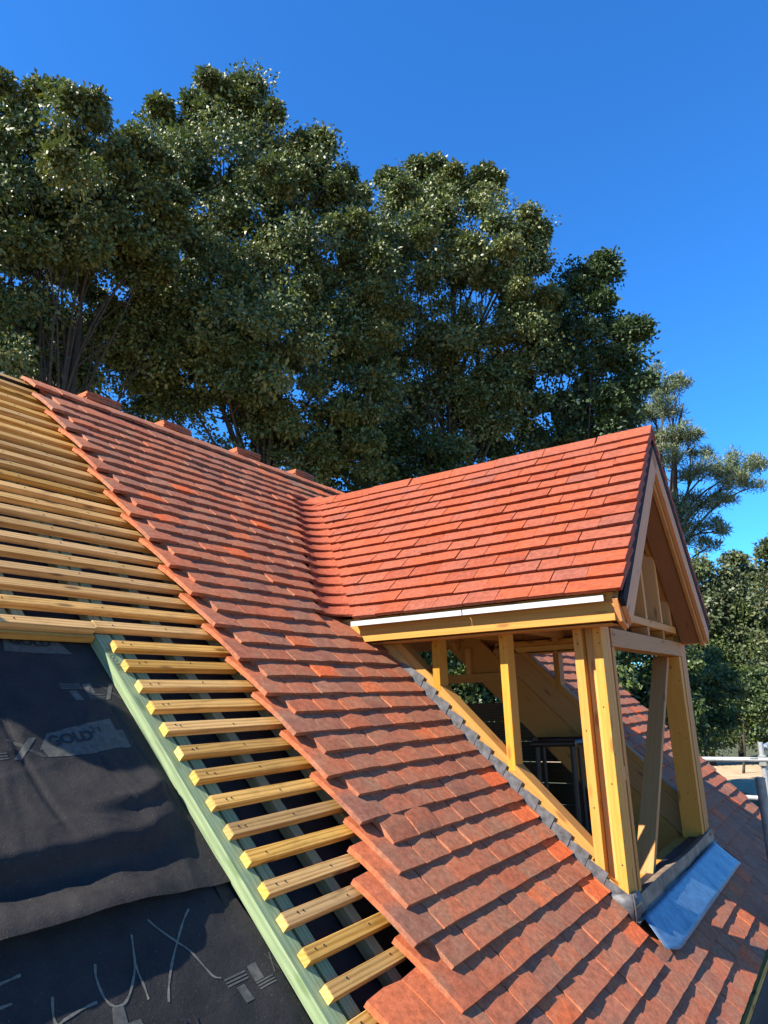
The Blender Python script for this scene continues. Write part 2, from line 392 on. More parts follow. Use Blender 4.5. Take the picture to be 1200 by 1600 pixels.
def tile_mesh(name, w=0.165, L=0.265, t=0.018, camber=0.006, cross=0.0, twist=0.0, nx=2, ny=4, jag=0.0, under=0.0018):
    V, F = [], []
    for top in (0, 1):
        for j in range(ny+1):
            v = j/ny
            for i in range(nx+1):
                u = i/nx
                x = (u-0.5)*w; y = -v*L
                z = camber*4*(0.25-(v-0.5)**2) - 0.35*camber + cross*4*(0.25-(u-0.5)**2) + twist*(u-0.5)*(v-0.2)*2
                if top: z += t
                ee = 0.0
                if v == 1: ee = random.uniform(-1, 1)*jag
                if v == 0 and i in (0, nx): ee = -0.006
                if top and (i in (0, nx)): x *= 0.988
                if v == 1: ee += under*(0.5 if not top else -0.5)
                V.append((x, y+ee, z))
    nn = (nx+1)*(ny+1)
    idx = lambda a, i, j: a*nn + j*(nx+1) + i
    for j in range(ny):
        for i in range(nx):
            F.append((idx(1, i, j), idx(1, i, j+1), idx(1, i+1, j+1), idx(1, i+1, j)))
            F.append((idx(0, i, j), idx(0, i+1, j), idx(0, i+1, j+1), idx(0, i, j+1)))
    for i in range(nx):
        F.append((idx(0, i, 0), idx(1, i, 0), idx(1, i+1, 0), idx(0, i+1, 0)))
        F.append((idx(0, i, ny), idx(0, i+1, ny), idx(1, i+1, ny), idx(1, i, ny)))
    for j in range(ny):
        F.append((idx(0, 0, j), idx(0, 0, j+1), idx(1, 0, j+1), idx(1, 0, j)))
        F.append((idx(0, nx, j), idx(1, nx, j), idx(1, nx, j+1), idx(0, nx, j+1)))
    # two nibs under the head, hooked over the batten
    for sx in (-0.045, 0.045):
        b = len(V)
        for zz in (-0.012, 0.003):
            for (dx, dy) in ((-0.012, -0.004), (0.012, -0.004), (0.012, -0.012), (-0.012, -0.012)): V.append((sx+dx, dy, zz))
        F += [tuple(b+k for k in f) for f in ((0, 1, 2, 3), (0, 4, 5, 1), (1, 5, 6, 2), (2, 6, 7, 3), (3, 7, 4, 0))]
    me = mesh(name, V, F, True); me.set_sharp_from_angle(angle=radians(32))
    return me
TILES = [tile_mesh('roof_tile', camber=random.uniform(0.003, 0.0075), cross=random.uniform(0.0, 0.003),
                   twist=random.uniform(-0.003, 0.003), jag=0.0014) for _ in range(14)]
HALF = [tile_mesh('roof_tile', w=0.0825, camber=random.uniform(0.005, 0.009), twist=random.uniform(-0.003, 0.003), jag=0.002) for _ in range(3)]
WIDE = [tile_mesh('roof_tile', w=0.2475, camber=random.uniform(0.006, 0.009), cross=0.004, twist=random.uniform(-0.003, 0.003), jag=0.002) for _ in range(3)]
DT = [tile_mesh('roof_tile', t=0.020, under=0.009, camber=random.uniform(0.001, 0.0035), cross=random.uniform(-0.001, 0.001),
                twist=random.uniform(-0.002, 0.002), jag=0.0012) for _ in range(8)]
for me in TILES+HALF+WIDE: me.materials.append(M_TILE)
BRIGHT = []
for me in TILES[:4]:
    mb = me.copy(); mb.name = 'roof_tile'; mb.materials.clear(); mb.materials.append(M_TILE_B); BRIGHT.append(mb)
ARCH = tile_mesh('roof_tile', camber=0.019, cross=0.004, jag=0.001, ny=6); ARCH.materials.append(M_TILE)
for me in DT: me.materials.append(M_DTILE)
def tile_matrix(basis, origin, slope=7.3, lift=0.0, rz=0.0, rx=0.0, ry=0.0, sy=1.0, sx=1.0):
    th = radians(slope+rx)
    tilt = Matrix.Rotation(-(-th), 3, 'X')                      # the tail rides up on the courses below
    m = basis @ Matrix.Rotation(rz, 3, 'Z') @ Matrix.Rotation(ry, 3, 'Y') @ Matrix.Rotation(-th, 3, 'X') @ Matrix.Diagonal((sx, sy, 1))
    m4 = m.to_4x4(); m4.translation = origin
    return m4
PITCH_X = 0.167
ROW_LEFT = {10: .4975, 11: .415, 12: .4975, 13: .415, 14: .1675, 15: .085, 16: .1675, 17: .085, 18: .1675, 19: .085}
X_VERGE = 5.43; CH_L = 1.77; CH_R = 3.62; YW = -1.217; XM = 2.645
def valley_left(y): return 1.456 + y
def valley_right(y): return 2*XM - 1.456 - y
plan = []                                                     # (x centre, row, width factor, kind)
for i in range(-23, 20):
    xl = ROW_LEFT.get(i, .5725 if i % 2 else .655)
    ytail = -(0.1*i+0.253)*C7 - 0.03
    segs = []
    if i <= -4 and valley_left(ytail) >= XM - 0.03: segs.append((xl, X_VERGE))
    elif i <= -4:
        segs.append((xl, valley_left(ytail) - 0.125)); segs.append((valley_right(ytail)+0.02, X_VERGE))
    elif i <= 14:
        segs.append((xl, CH_L - 0.014 + 0.05)); segs.append((CH_R+0.02, X_VERGE))
    else:
        segs.append((xl, X_VERGE))
    for k, (a, b) in enumerate(segs):
        if k == 1:                                           # continue the bond beyond the dormer
            n = math.floor((a-xl)/PITCH_X); x = xl + n*PITCH_X
        else: x = a
        while x < b - 0.03:
            x0, x1 = max(x, a), min(x+PITCH_X, b)
            if x1-x0 > 0.02: plan.append(((x0+x1)/2, i, (x1-x0)/PITCH_X, k))
            x += PITCH_X
def tile_place(x, i, wf):
    s = 0.1*i - 0.012; org = RP(x, s, 0.004+random.uniform(0, 0.0018))
    sy = 1.0
    if i == -23: s = -2.30; sy = 0.70; org = RP(x, s, 0.012)
    if i in (15, 16) and CH_L-0.05 < x < CH_R+0.05:           # cut short under the apron
        if i == 15: return None
        s = 1.735; sy = (1.853-1.735)/0.265; org = RP(x, s, 0.020)
    return tile_matrix(ROOF_M, org, 9.8 if i > -23 else 11.5, 0, random.gauss(0, 0.005), random.gauss(0.2, 0.28), random.gauss(0, 0.0045), sy, wf*0.985)
def keyf(p):
    return (RP(p[0], 0.1*p[1]+0.13, 0.03) - CAM).length + (50 if p[3] == 1 else 0) + (30 if p[0] > 3.5 and p[1] > 14 else 0)
plan.sort(key=keyf)
stuff = []
cnt = 0
for (x, i, wf, k) in plan:
    m = tile_place(x, i, wf)
    if m is None: continue
    if cnt < 299:
        cnt += 1
        me_ = random.choice(TILES)
        if k == 0 and 7 <= i <= 15 and CH_L-0.13 < x < CH_L+0.06 and i % 2 == 1: me_ = BRIGHT[i % 4]
        if i == 8 and 0.6 < x < 1.0: me_ = ARCH
        link('roof_tile', me_, None, house, m)
    else: stuff.append((random.choice(TILES), m))
def join_tiles(name, items, mat, parent):
    V, F, T = [], [], []; base = 0
    for me, m in items:
        co = np.empty(len(me.vertices)*3); me.vertices.foreach_get('co', co); co = co.reshape(-1, 3)
        A = np.array(m); w = co @ A[:3, :3].T + A[:3, 3]
        V.append(w)
        fs = np.empty(len(me.loops), np.int64); me.loops.foreach_get('vertex_index', fs)
        F.append(fs.reshape(-1, 4)+base); base += len(co)
        T.append(np.full(len(co), random.random()))
    me = np_mesh(name, np.concatenate(V), np.concatenate(F), True)
    at = me.attributes.new('tone', 'FLOAT', 'POINT'); at.data.foreach_set('value', np.concatenate(T).astype(np.float32))
    me.set_sharp_from_angle(angle=radians(32))
    o = link(name, me, mat, parent); o['kind'] = 'stuff'; return o
join_tiles('roof_tile', stuff, M_TILE_S, house)
# the two tiles lying proud at the left margin
# battens --------------------------------------------------------------
XG = 0.103
def batten(x0, x1, s0, h0=0.0, w=0.040, d=0.027, mat=M_BATTEN):
    return timber('batten', RP(x0, s0+w/2, h0-d/2), RP(x1, s0+w/2+random.uniform(-.004, .004), h0-d/2), w, d, (0, -C7, C7), mat, house)
for i in range(-23, 20):
    s = 0.1*i + random.uniform(-0.003, 0.003)
    if i < -1:
        batten(-1.7, 0.9 if i < -2 else 0.9, s)
        if i < -3: pass
    elif i == -1:
        batten(-1.7, 0.062, s+0.004); batten(0.064, 0.9, s)
    else:
        xl = XG + random.uniform(-0.004, 0.004)
        xr = ROW_LEFT.get(i, .5725 if i % 2 else .655) + random.choice((0.05, 0.12))
        o = batten(xl, xr, s)
        c = bevel_box('end_grain', 0.0016, 0.0385, 0.0255, 0)
        m = ROOF_M.to_4x4(); m.translation = RP(xl-0.0006, s+0.020, -0.0135)
        link('end_grain', c, M_END, o, m)
for i in range(-22, 20, 1):                                   # battens beyond the dormer only show at the verge
    if i % 1 == 0: timber('batten', RP(CH_R+0.05, 0.1*i+0.018, -0.0125), RP(5.4, 0.1*i+0.018, -0.0125), 0.036, 0.025, (0, -C7, C7), M_BATTEN, house) if i in (-22, 19) else None
# nails over each counter batten: small heads, joined
V, F = [], []
def nail(x, s, h=0.0, r=0.0028):
    b = len(V)
    for hh in (h-0.001, h+0.0016):
        for k in range(6): V.append(RP(x+r*cos(k*pi/3), s+r*sin(k*pi/3), hh))
    F.append(tuple(b+6+k for k in range(6)))
    for k in range(6): F.append((b+k, b+(k+1) % 6, b+6+(k+1) % 6, b+6+k))
for i in range(-23, 16):
    for cx in ((-1.1, -0.82, -0.52, -0.24, 0.14, 0.39, 0.66) if i < 0 else (0.145, 0.17, 0.39)):
        if random.random() < 0.9: nail(cx+random.uniform(-.012, .012), 0.1*i+0.012+random.uniform(0, .012))
o = link('nail_head', mesh('nail_head', V, F), M_NAIL, house); o['kind'] = 'stuff'
# counter battens and rafters ----------------------------------------------
def counter(x0, x1, s0, s1, mat, h=-0.028, d=0.038):
    return timber('counter_batten', RP((x0+x1)/2, s0, h-d/2), RP((x0+x1)/2, s1, h-d/2), x1-x0, d, (0, -C7, C7), mat, house)
gb = counter(0.070, 0.134, -0.060, 2.1, M_GREEN); gb['label'] = 'wide pale green board along the underlay edge'
counter(0.146, 0.192, -2.0, 2.1, M_GREEN)
counter(0.368, 0.412, -2.25, 2.1, M_GREENDK); counter(0.655, 0.70, -2.25, 2.1, M_GREENDK)
for x in (-0.26, -0.20, -0.54, -0.48, -0.84, -1.12, -1.4): counter(x, x+0.042, -2.25, -0.10, M_GREENDK)
counter(0.090, 0.135, -2.25, -0.07, M_GREENDK)
timber('counter_batten', RP(-1.7, -0.055, -0.040), RP(0.066, -0.055, -0.040), 0.036, 0.026, (0, -C7, C7), M_BATTEN, house)
for x in (-1.6, -1.2, -0.8, -0.4, 0.02, 0.42, 0.84, 1.24, 1.60, 3.80, 4.2, 4.6, 5.0, 5.36):
    timber('rafter', RP(x, -2.28, -0.21), RP(x, 2.1, -0.21), 0.047, 0.20, (0, -C7, C7), M_SAWN, house)
# underlay beneath the battens -------------------------------------------
def under_sheet(x0, x1, s0, s1, parent=house, name='roofing_underlay'):
    nx, ns = max(2, int((x1-x0)/0.06)), max(2, int((s1-s0)/0.06))
    V = []; F = []
    for j in range(ns+1):
        for i in range(nx+1):
            x = x0+(x1-x0)*i/nx; s = s0+(s1-s0)*j/ns
            V.append(RP(x, s, -0.072-0.012*abs(sin(pi*(x-0.02)/0.4)) + 0.003*sin(23*s+7*x)))
    for j in range(ns):
        for i in range(nx):
            a = j*(nx+1)+i; F.append((a, a+nx+1, a+nx+2, a+1))
    return link(name, mesh(name, V, F, True), M_UNDER, parent)
under_sheet(-1.8, 1.76, -2.28, 0.02); under_sheet(0.02, 1.76, 0.02, 2.15)
under_sheet(1.76, 3.63, -2.28, -1.05); under_sheet(3.63, 5.4, -2.28, 2.15); under_sheet(1.76, 3.63, 1.8, 2.15)
# exposed underlay at the left: an upper sheet lapping over a lower one, both slack ----------
from mathutils import noise as mnoise
def fbm(x, y, k=1.0): return mnoise.noise(Vector((x*k, y*k, 1.7))) + 0.5*mnoise.noise(Vector((x*k*2.1, y*k*2.1, 5.1)))
def sst(a, b, x):
    t = min(1, max(0, (x-a)/(b-a))); return t*t*(3-2*t)
def bulge(s, crest, up, down, amp):                           # long rise, short drop
    d = s-crest
    return amp*(max(0, 1+d/up)**1.6 if d < 0 and d > -up else (0 if d <= -up else max(0, 0.5+0.5*cos(pi*min(1, d/down)))))
def h_upper(x, s):
    edge = sst(0.075, -0.02, x)                                # pinned down along the counter batten
    e2 = sst(0.075, 0.0, x)
    h = -0.066
    c1 = 0.735 + 0.05*(-sst(-0.15, 0.06, x)) + 0.004*sin(9*x)
    h += bulge(s, c1, 0.30, 0.075, 0.036*(0.35+0.65*sst(0.10, -0.25, x)))*e2
    c2 = 0.655 - 0.05*sst(-0.1, 0.06, x)
    h += bulge(s, c2-0.03, 0.16, 0.05, 0.020*sst(-0.32, -0.12, x))*e2
    h += 0.004*edge*fbm(x*2.2, s*3.0, 2.2) + 0.0022*fbm(x*9, s*3.2, 1.6)*edge
    h += 0.0016*edge*sin(34*x + 6*sin(3*s) + 2.5*fbm(x, s, 4)) * sst(0.05, 0.5, s)
    rg = mnoise.noise(Vector((x*5.5+0.8*s, s*2.2, 9.3))); h += 0.0018*edge*max(0, 1-abs(rg)/0.07)
    rg = mnoise.noise(Vector((x*3.1-1.5*s, s*5.2, 3.3))); h += 0.0014*edge*max(0, 1-abs(rg)/0.06)
    # taut diagonal pulls from the fixings
    h += 0.006*edge*max(0, sin(15*(s-0.55)+11*x))**3 * sst(0.5, 0.62, s)*sst(-0.35, -0.05, x)
    # pressed crease lines running down the slope
    for cx, wd, am in ((-0.352, 0.010, 0.006), (0.018, 0.006, 0.004), (-0.13, 0.006, 0.003)):
        h -= am*math.exp(-((x-cx-0.05*(s-0.4))/wd)**2)*sst(0.15, 0.25, s)*(1-sst(0.62, 0.74, s))
    lap = sst(0.80, 0.935, s)
    h += lap*(0.037*sst(0.065, -0.36, x) + 0.004)
    return h
def h_lower(x, s):
    h = -0.074 + 0.003*fbm(x*2, s*2, 3.0) + 0.0018*fbm(x*8, s*6, 1.5)
    rg = mnoise.noise(Vector((x*4.1+1.2*s, s*3.4, 7.7))); h += 0.0013*max(0, 1-abs(rg)/0.06)
    h += 0.008*max(0, sin(9*(x-0.02)+1.2*s))**4*sst(-0.1, 0.03, x)*sst(0.95, 1.1, s)
    return h
def sheet(name, x0, x1, s0, s1, f, step, curl=False):
    nx, ns = int((x1-x0)/step), int((s1-s0)/step); V = []; F = []
    for j in range(ns+1):
        for i in range(nx+1):
            x = x0+(x1-x0)*i/nx; s = s0+(s1-s0)*j/ns
            ss = s + (0.003*sin(5*x)+0.0015*sin(13*x+1)) * (1 if curl and j > ns-12 else 0)*((j-ns+12)/12 if j > ns-12 else 0)
            V.append(RP(x, ss, f(x, s)))
    for j in range(ns):
        for i in range(nx):
            a = j*(nx+1)+i; F.append((a, a+nx+1, a+nx+2, a+1))
    return link(name, mesh(name, V, F, True), M_UNDER, house)
up_sheet = sheet('roofing_underlay', -1.7, 0.071, -0.12, 0.936, h_upper, 0.0085, True)
up_sheet['label'] = 'upper slack black underlay sheet with grey print'
lo_sheet = sheet('roofing_underlay', -1.7, 0.071, 0.78, 2.1, h_lower, 0.011)
lo_sheet['label'] = 'lower black underlay sheet with chalk marks'
# printing on the underlay --------------------------------------------------
def on_grid(f, x0, x1, s0, s1, step):
    nx, ns = int((x1-x0)/step), int((s1-s0)/step); dx, ds = (x1-x0)/nx, (s1-s0)/ns; memo = {}
    def g(i, j):
        if (i, j) not in memo: memo[(i, j)] = f(x0+dx*i, s0+ds*j)
        return memo[(i, j)]
    def h(x, s):
        u, v = (x-x0)/dx, (s-s0)/ds; i, j = int(u), int(v); u -= i; v -= j
        return (g(i, j)*(1-u)+g(i+1, j)*u)*(1-v) + (g(i, j+1)*(1-u)+g(i+1, j+1)*u)*v + 0.0009
    return h
hu = on_grid(h_upper, -1.7, 0.071, -0.12, 0.936, 0.0085)
hl = on_grid(h_lower, -1.7, 0.071, 0.78, 2.1, 0.011)
def poly_print(pts, hf, sub=26):
    """a quad printed on the sheet, following its folds"""
    a, b, c, d = [Vector((*p, 0)) for p in pts]; V = []; F = []
    for j in range(sub+1):
        for i in range(sub+1):
            u, v = i/sub, j/sub
            p = (a*(1-u)+b*u)*(1-v) + (d*(1-u)+c*u)*v
            V.append(RP(p.x, p.y, hf(p.x, p.y)))
    for j in range(sub):
        for i in range(sub):
            k = j*(sub+1)+i; F.append((k, k+sub+1, k+sub+2, k+1))
    return V, F
def prints(name, quads, hf, mat, parent, dz=0.0):
    V, F = [], []
    for q in quads:
        v, f = poly_print(q, (lambda x, s: hf(x, s)+dz)); b = len(V); V += v; F += [tuple(b+k for k in t) for t in f]
    return link(name, mesh(name, V, F, True), mat, parent)
def bars(p, q, r, n=3, fill=0.52):
    """n stripes from edge p->q, stacked across to r"""
    p, q, r = Vector(p), Vector(q), Vector(r); d = (r-p); out = []
    for k in range(n):
        a = p+d*(k/n); b = a+d*(fill/n); out.append([tuple(a), tuple(a+q-p), tuple(b+q-p), tuple(b)])
    return out
def T_mark(x, s, w=0.075, hgt=0.076, a=0.0):
    ca, sa = cos(a), sin(a); f = lambda u, v: (x+u*ca-v*sa, s+u*sa+v*ca)
    q = bars(f(0, 0), f(w, 0), f(0, hgt*0.36)); q.append([f(w*0.3, hgt*0.42), f(w*0.68, hgt*0.42), f(w*0.76, hgt), f(w*0.38, hgt)])
    return q
def L_mark(x, s, w=0.062, hgt=0.074, a=0.0):
    ca, sa = cos(a), sin(a); f = lambda u, v: (x+u*ca-v*sa, s+u*sa+v*ca)
    q = [[f(0, 0), f(w*0.5, 0), f(w*0.5, hgt*0.63), f(0, hgt*0.63)]]
    q += bars(f(0.0, hgt*0.66), f(w, hgt*0.66), f(0.0, hgt)); return q
def X_mark(x, s, w=0.09, hgt=0.072, a=0.0):
    ca, sa = cos(a), sin(a); f = lambda u, v: (x+u*ca-v*sa, s+u*sa+v*ca)
    q = bars(f(0, 0), f(w*0.42, hgt*0.42), f(w*0.16, -hgt*0.02)) + bars(f(w*0.52, hgt*0.58), f(w*0.95, hgt), f(w*0.70, hgt*0.56))
    q.append([f(w*0.74, 0), f(w, 0), f(w*0.26, hgt), f(w*0.0, hgt)]); return q
prints('printed_mark', T_mark(-0.132, 0.150) + L_mark(-0.049, 0.150) + X_mark(0.008, 0.152, 0.06), hu, M_PRINT, up_sheet)
prints('printed_mark', L_mark(-0.452, 0.366) + X_mark(-0.378, 0.368) + T_mark(-0.54, 0.372), hu, M_PRINT, up_sheet)
prints('printed_mark', T_mark(-0.101, 1.164, 0.07, 0.07) + L_mark(-0.020, 1.158, 0.058, 0.068) + X_mark(0.046, 1.15, 0.02, 0.05), hl, M_PRINT, lo_sheet)
prints('printed_band', [[(-0.293, 0.412), (-0.249, 0.353), (-0.017, 0.307), (-0.022, 0.428)], [(-0.030, 0.357), (0.004, 0.359), (0.001, 0.430), (-0.022, 0.430)], [(-0.278, 0.441), (-0.286, 0.409), (-0.024, 0.422), (-0.15, 0.444)]], hu, M_PRINT, up_sheet)
prints('printed_band', [[(-0.256, 0.004), (-0.238, -0.07), (-0.06, -0.062), (-0.025, 0.012)]], hu, M_PRINT, up_sheet)
prints('printed_band', [[(-0.396, 1.121), (-0.369, 1.123), (-0.378, 1.175), (-0.42, 1.18)], [(-0.381, 1.162), (-0.345, 1.165), (-0.338, 1.25), (-0.40, 1.25)]], hl, M_PRINT, lo_sheet)
def lettering(text, size, fx, mat, parent, name='printed_lettering', bold=0.0):
    cu = bpy.data.curves.new('t', 'FONT'); cu.body = text; cu.size = size; cu.offset = bold; cu.resolution_u = 3
    ob = bpy.data.objects.new('t', cu); COL.objects.link(ob)
    dg = bpy.context.evaluated_depsgraph_get(); me = bpy.data.meshes.new_from_object(ob.evaluated_get(dg))
    bpy.data.objects.remove(ob); bpy.data.curves.remove(cu)
    bm = bmesh.new(); bm.from_mesh(me)
    bmesh.ops.triangulate(bm, faces=bm.faces[:])
    for it in range(4):
        bmesh.ops.subdivide_edges(bm, edges=[e for e in bm.edges if e.calc_length() > size*0.14], cuts=1)
        bmesh.ops.triangulate(bm, faces=[f for f in bm.faces if len(f.verts) > 3])
    for v in bm.verts: v.co = fx(v.co.x, v.co.y)
    bm.to_mesh(me); bm.free(); me.name = name; me.materials.clear()
    return link(name, me, mat, parent)
def on(hf, x, s, a=0.0, dz=0.0026):
    ca, sa = cos(a), sin(a)
    return lambda u, v: RP(x+u*ca+v*sa, s+u*sa-v*ca, hf(x+u*ca+v*sa, s+u*sa-v*ca)+dz)
lettering('GOLD', 0.052, on(hu, -0.255, 0.402, -0.085), M_PRINTDK, up_sheet, bold=0.0014)
lettering('2·1', 0.034, on(hu, -0.112, 0.366, -0.085), M_PRINTDK, up_sheet, bold=0.0006)
lettering('GOLD', 0.050, on(hu, -0.226, -0.030, 0.06), M_PRINTDK, up_sheet, bold=0.0014)
lettering('GOLD 2·1', 0.04, on(hl, -0.39, 1.215, 0.1), M_PRINTDK, lo_sheet, bold=0.0006)
# chalk lines
def chalk(pts, w, hf, parent):
    V, F = [], []; P = []
    for k in range(len(pts)-1):
        for t in range(6):
            i0, i1, i2, i3 = pts[max(k-1, 0)], pts[k], pts[k+1], pts[min(k+2, len(pts)-1)]; u = t/6
            P.append(tuple(0.5*((2*i1[c]) + (-i0[c]+i2[c])*u + (2*i0[c]-5*i1[c]+4*i2[c]-i3[c])*u*u + (-i0[c]+3*i1[c]-3*i2[c]+i3[c])*u**3) for c in (0, 1)))
    P.append(pts[-1])
    for k, p in enumerate(P):
        q = P[min(k+1, len(P)-1)]; r = P[max(k-1, 0)]; t = Vector((q[0]-r[0], q[1]-r[1])).normalized(); n = Vector((-t.y, t.x))
        ww = w*(0.55+0.45*abs(sin(k*0.35+1)))
        for sg in (-1, 1):
            x, s = p[0]+n.x*ww*sg, p[1]+n.y*ww*sg; V.append(RP(x, s, hf(x, s)+0.0002))
    for k in range(len(P)-1): F.append((2*k, 2*k+1, 2*k+3, 2*k+2))
    return link('chalk_line', mesh('chalk_line', V, F), M_CHALK, parent)
for L in ([(-0.093, 0.97), (-0.121, 0.991), (-0.16, 1.027), (-0.21, 1.078), (-0.247, 1.125), (-0.266, 1.158)],
          [(-0.218, 0.962), (-0.203, 0.993), (-0.174, 1.039), (-0.152, 1.07), (-0.135, 1.118), (-0.124, 1.147), (-0.106, 1.158)],
          [(-0.278, 0.986), (-0.287, 1.011), (-0.3, 1.047), (-0.318, 1.078), (-0.345, 1.109), (-0.367, 1.123), (-0.388, 1.122)],
          [(-0.301, 1.052), (-0.304, 1.078), (-0.304, 1.104), (-0.308, 1.135)],
          [(-0.391, 1.021), (-0.401, 1.048), (-0.403, 1.087), (-0.398, 1.11), (-0.388, 1.122)],
          [(-0.507, 1.055), (-0.518, 1.09), (-0.517, 1.11), (-0.499, 1.106), (-0.457, 1.1), (-0.421, 1.098)],
          [(-0.615, 1.039), (-0.586, 1.039)], [(-0.601, 0.995), (-0.574, 0.993), (-0.551, 0.991)]):
    chalk(L, 0.0032, hl, lo_sheet)
# stamp on the green board
lettering('ATQ 2302', 0.026, lambda u, v: RP(0.079+v*0.95, 0.018+u, -0.0252), M_INK, gb, 'stamp', 0.0002)
# eaves: tilting fillet and fascia; verge; far slope; walls -------------------
timber('fascia_board', (-2.0, -1.545, -1.66), (X_VERGE-0.02, -1.545, -1.67), 0.022, 0.19, (0, 0, 1), M_SHEET, house)
timber('eaves_fillet', (0.05, -1.538, -1.548), (X_VERGE-0.02, -1.538, -1.548), 0.034, 0.030, (0, 0, 1), M_BATTEN, house)
timber('barge_board', RP(5.425, -2.12, -0.12), RP(5.425, 2.12, -0.12), 0.022, 0.2, (0, -C7, C7), M_BARGE, house)
YR, ZR = 1.475, 1.475
def NP(x, s, h):                                             # far slope, s down from the ridge
    return Vector((x, 1.645 + C7*s + C7*h, 1.645 - C7*s + C7*h))
V = [NP(-1.8, 0, -0.07), NP(5.4, 0, -0.07), NP(5.4, 4.2, -0.07), NP(-1.8, 4.2, -0.07)]
link('roofing_underlay', mesh('roofing_underlay', V, [(0, 1, 2, 3)]), M_UNDER, house)
for k in range(1, 9):
    timber('batten', NP(-1.7, 0.1*k, -0.012), NP(5.4, 0.1*k, -0.012), 0.036, 0.025, (0, C7, C7), M_BATTEN, house)
timber('ridge_board', (-1.8, 1.645, 1.53), (5.4, 1.645, 1.53), 0.03, 0.16, (0, 0, 1), M_SAWN, house)
def wall(x0, x1, y0, y1, z0, z1):
    return link('wall', mesh('wall', [(x0, y0, z0), (x1, y0, z0), (x1, y1, z0), (x0, y1, z0), (x0, y0, z1), (x1, y0, z1), (x1, y1, z1), (x0, y1, z1)], BOXF), M_WALL, house)
wall(-2.0, 5.3, -1.35, -1.15, GZ, -1.75); wall(-2.0, 5.3, 4.1, 4.3, GZ, -1.75); wall(5.1, 5.3, -1.15, 4.1, GZ, -1.75)
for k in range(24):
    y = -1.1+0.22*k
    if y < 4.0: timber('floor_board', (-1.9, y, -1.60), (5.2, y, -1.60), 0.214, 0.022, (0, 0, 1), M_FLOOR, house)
for y in (0.0, 0.75, 2.1, 2.8):                               # open gable studs at the far end
    top = min(1.45, 1.35 - abs(y-1.645) + 0.1) if abs(y-1.48) < 3 else 0
    timber('gable_stud', (5.33, y, -1.58), (5.33, y, top), 0.045, 0.09, (1, 0, 0), M_SAWN, house)

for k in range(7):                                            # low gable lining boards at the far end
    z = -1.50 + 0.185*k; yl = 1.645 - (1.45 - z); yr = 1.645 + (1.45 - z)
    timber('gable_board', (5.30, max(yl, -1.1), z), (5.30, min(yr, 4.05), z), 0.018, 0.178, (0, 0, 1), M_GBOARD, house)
# ------------------------------------------------------------------ dormer
dormer = empty('dormer', (XM, -0.4, -1.2))
tag(dormer, 'open timber-framed dormer with red tiled gable roof projecting from the main slope', 'dormer')
OX, OZ = 1.585, 0.189; VY = -1.381
NDL = Vector((-C7, 0, C7)); UDL = Vector((C7, 0, C7))
DB = Matrix(((0, C7, -C7), (-1, 0, 0), (0, C7, C7)))          # columns: along -Y, up-slope, normal (left slope)
def DP(u, y, h): return Vector((OX, y, OZ)) + UDL*u + NDL*(h-0.060)
def DPR(u, y, h):
    p = DP(u, y, h); return Vector((2*XM-p.x, p.y, p.z))
right_tiles = []
for j in range(0, 15):
    u_tail = 0.1*j; ztail = OZ+C7*u_tail
    yv = ztail - 0.06 - 0.13                                   # stops short of the swept valley tile
    y = VY + (0.0 if j % 2 else 0.0)
    first = True
    while y < yv:
        w = PITCH_X*(1.5 if (first and j % 2 == 0) else 1.0)
        w = min(w, yv-y+0.02)
        if w < 0.03: break
        L = 0.265; sy = 1.0; head = u_tail+0.253
        if head > 1.49: sy = (1.49-u_tail)/0.265; head = 1.49
        h0 = 0.004 + 0.030*(1-sy)
        if sy > 0.1:
            org = DP(head, y+w/2, h0+random.uniform(0, 0.0025))
            m = tile_matrix(DB, org, 10.7, 0, random.gauss(0, 0.003), random.gauss(0.1, 0.32), random.gauss(0, 0.006), sy, w/PITCH_X*random.uniform(0.998, 1.008))
            link('roof_tile', random.choice(DT), None, dormer, m)
            m2 = Matrix.Diagonal((-1, 1, 1, 1)) @ m; m2.translation.x += 2*XM
            right_tiles.append((random.choice(DT), m2))
        y += w; first = False
join_tiles('roof_tile', right_tiles, M_DTILE_S, dormer)
# ridge tiles: bent clay saddles laid dry with open joints
apex = Vector((XM, 0, OZ + (XM-OX)))
def ridge_tile(y0, y1, lift):
    V = []; F = []; leg = 0.102; t = 0.015
    az = apex.z + 0.004 + lift
    prof_o = [(-leg*C7, -leg*C7), (-0.012, -0.012+0.003), (0, 0.0), (0.012, -0.012+0.003), (leg*C7, -leg*C7)]
    prof_i = [(-leg*C7+t*C7, -leg*C7-t*C7), (-0.01, -0.012-t*1.1), (0, -t*1.35), (0.01, -0.012-t*1.1), (leg*C7-t*C7, -leg*C7-t*C7)]
    for y in (y0, y1):
        for p in prof_o: V.append((XM+p[0], y, az+p[1]))
        for p in prof_i: V.append((XM+p[0], y, az+p[1]))
    for k in range(4):
        F.append((k, k+1, k+11, k+10)); F.append((5+k, 15+k, 16+k, 6+k))
    F.append((0, 10, 15, 5)); F.append((4, 9, 19, 14))
    F.append(tuple([0, 5, 6, 7, 8, 9, 4, 3, 2, 1])); F.append(tuple([10, 11, 12, 13, 14, 19, 18, 17, 16, 15]))
    me = mesh('ridge_tile', V, F); return link('ridge_tile', me, M_DTILE, dormer)
y = VY-0.004; k = 0
while y < 1.12:
    L = 0.325; ridge_tile(y, min(y+L-(0.012 if k in (0, 4) else 0.004), 1.19), random.uniform(-0.002, 0.005)); y += L; k += 1
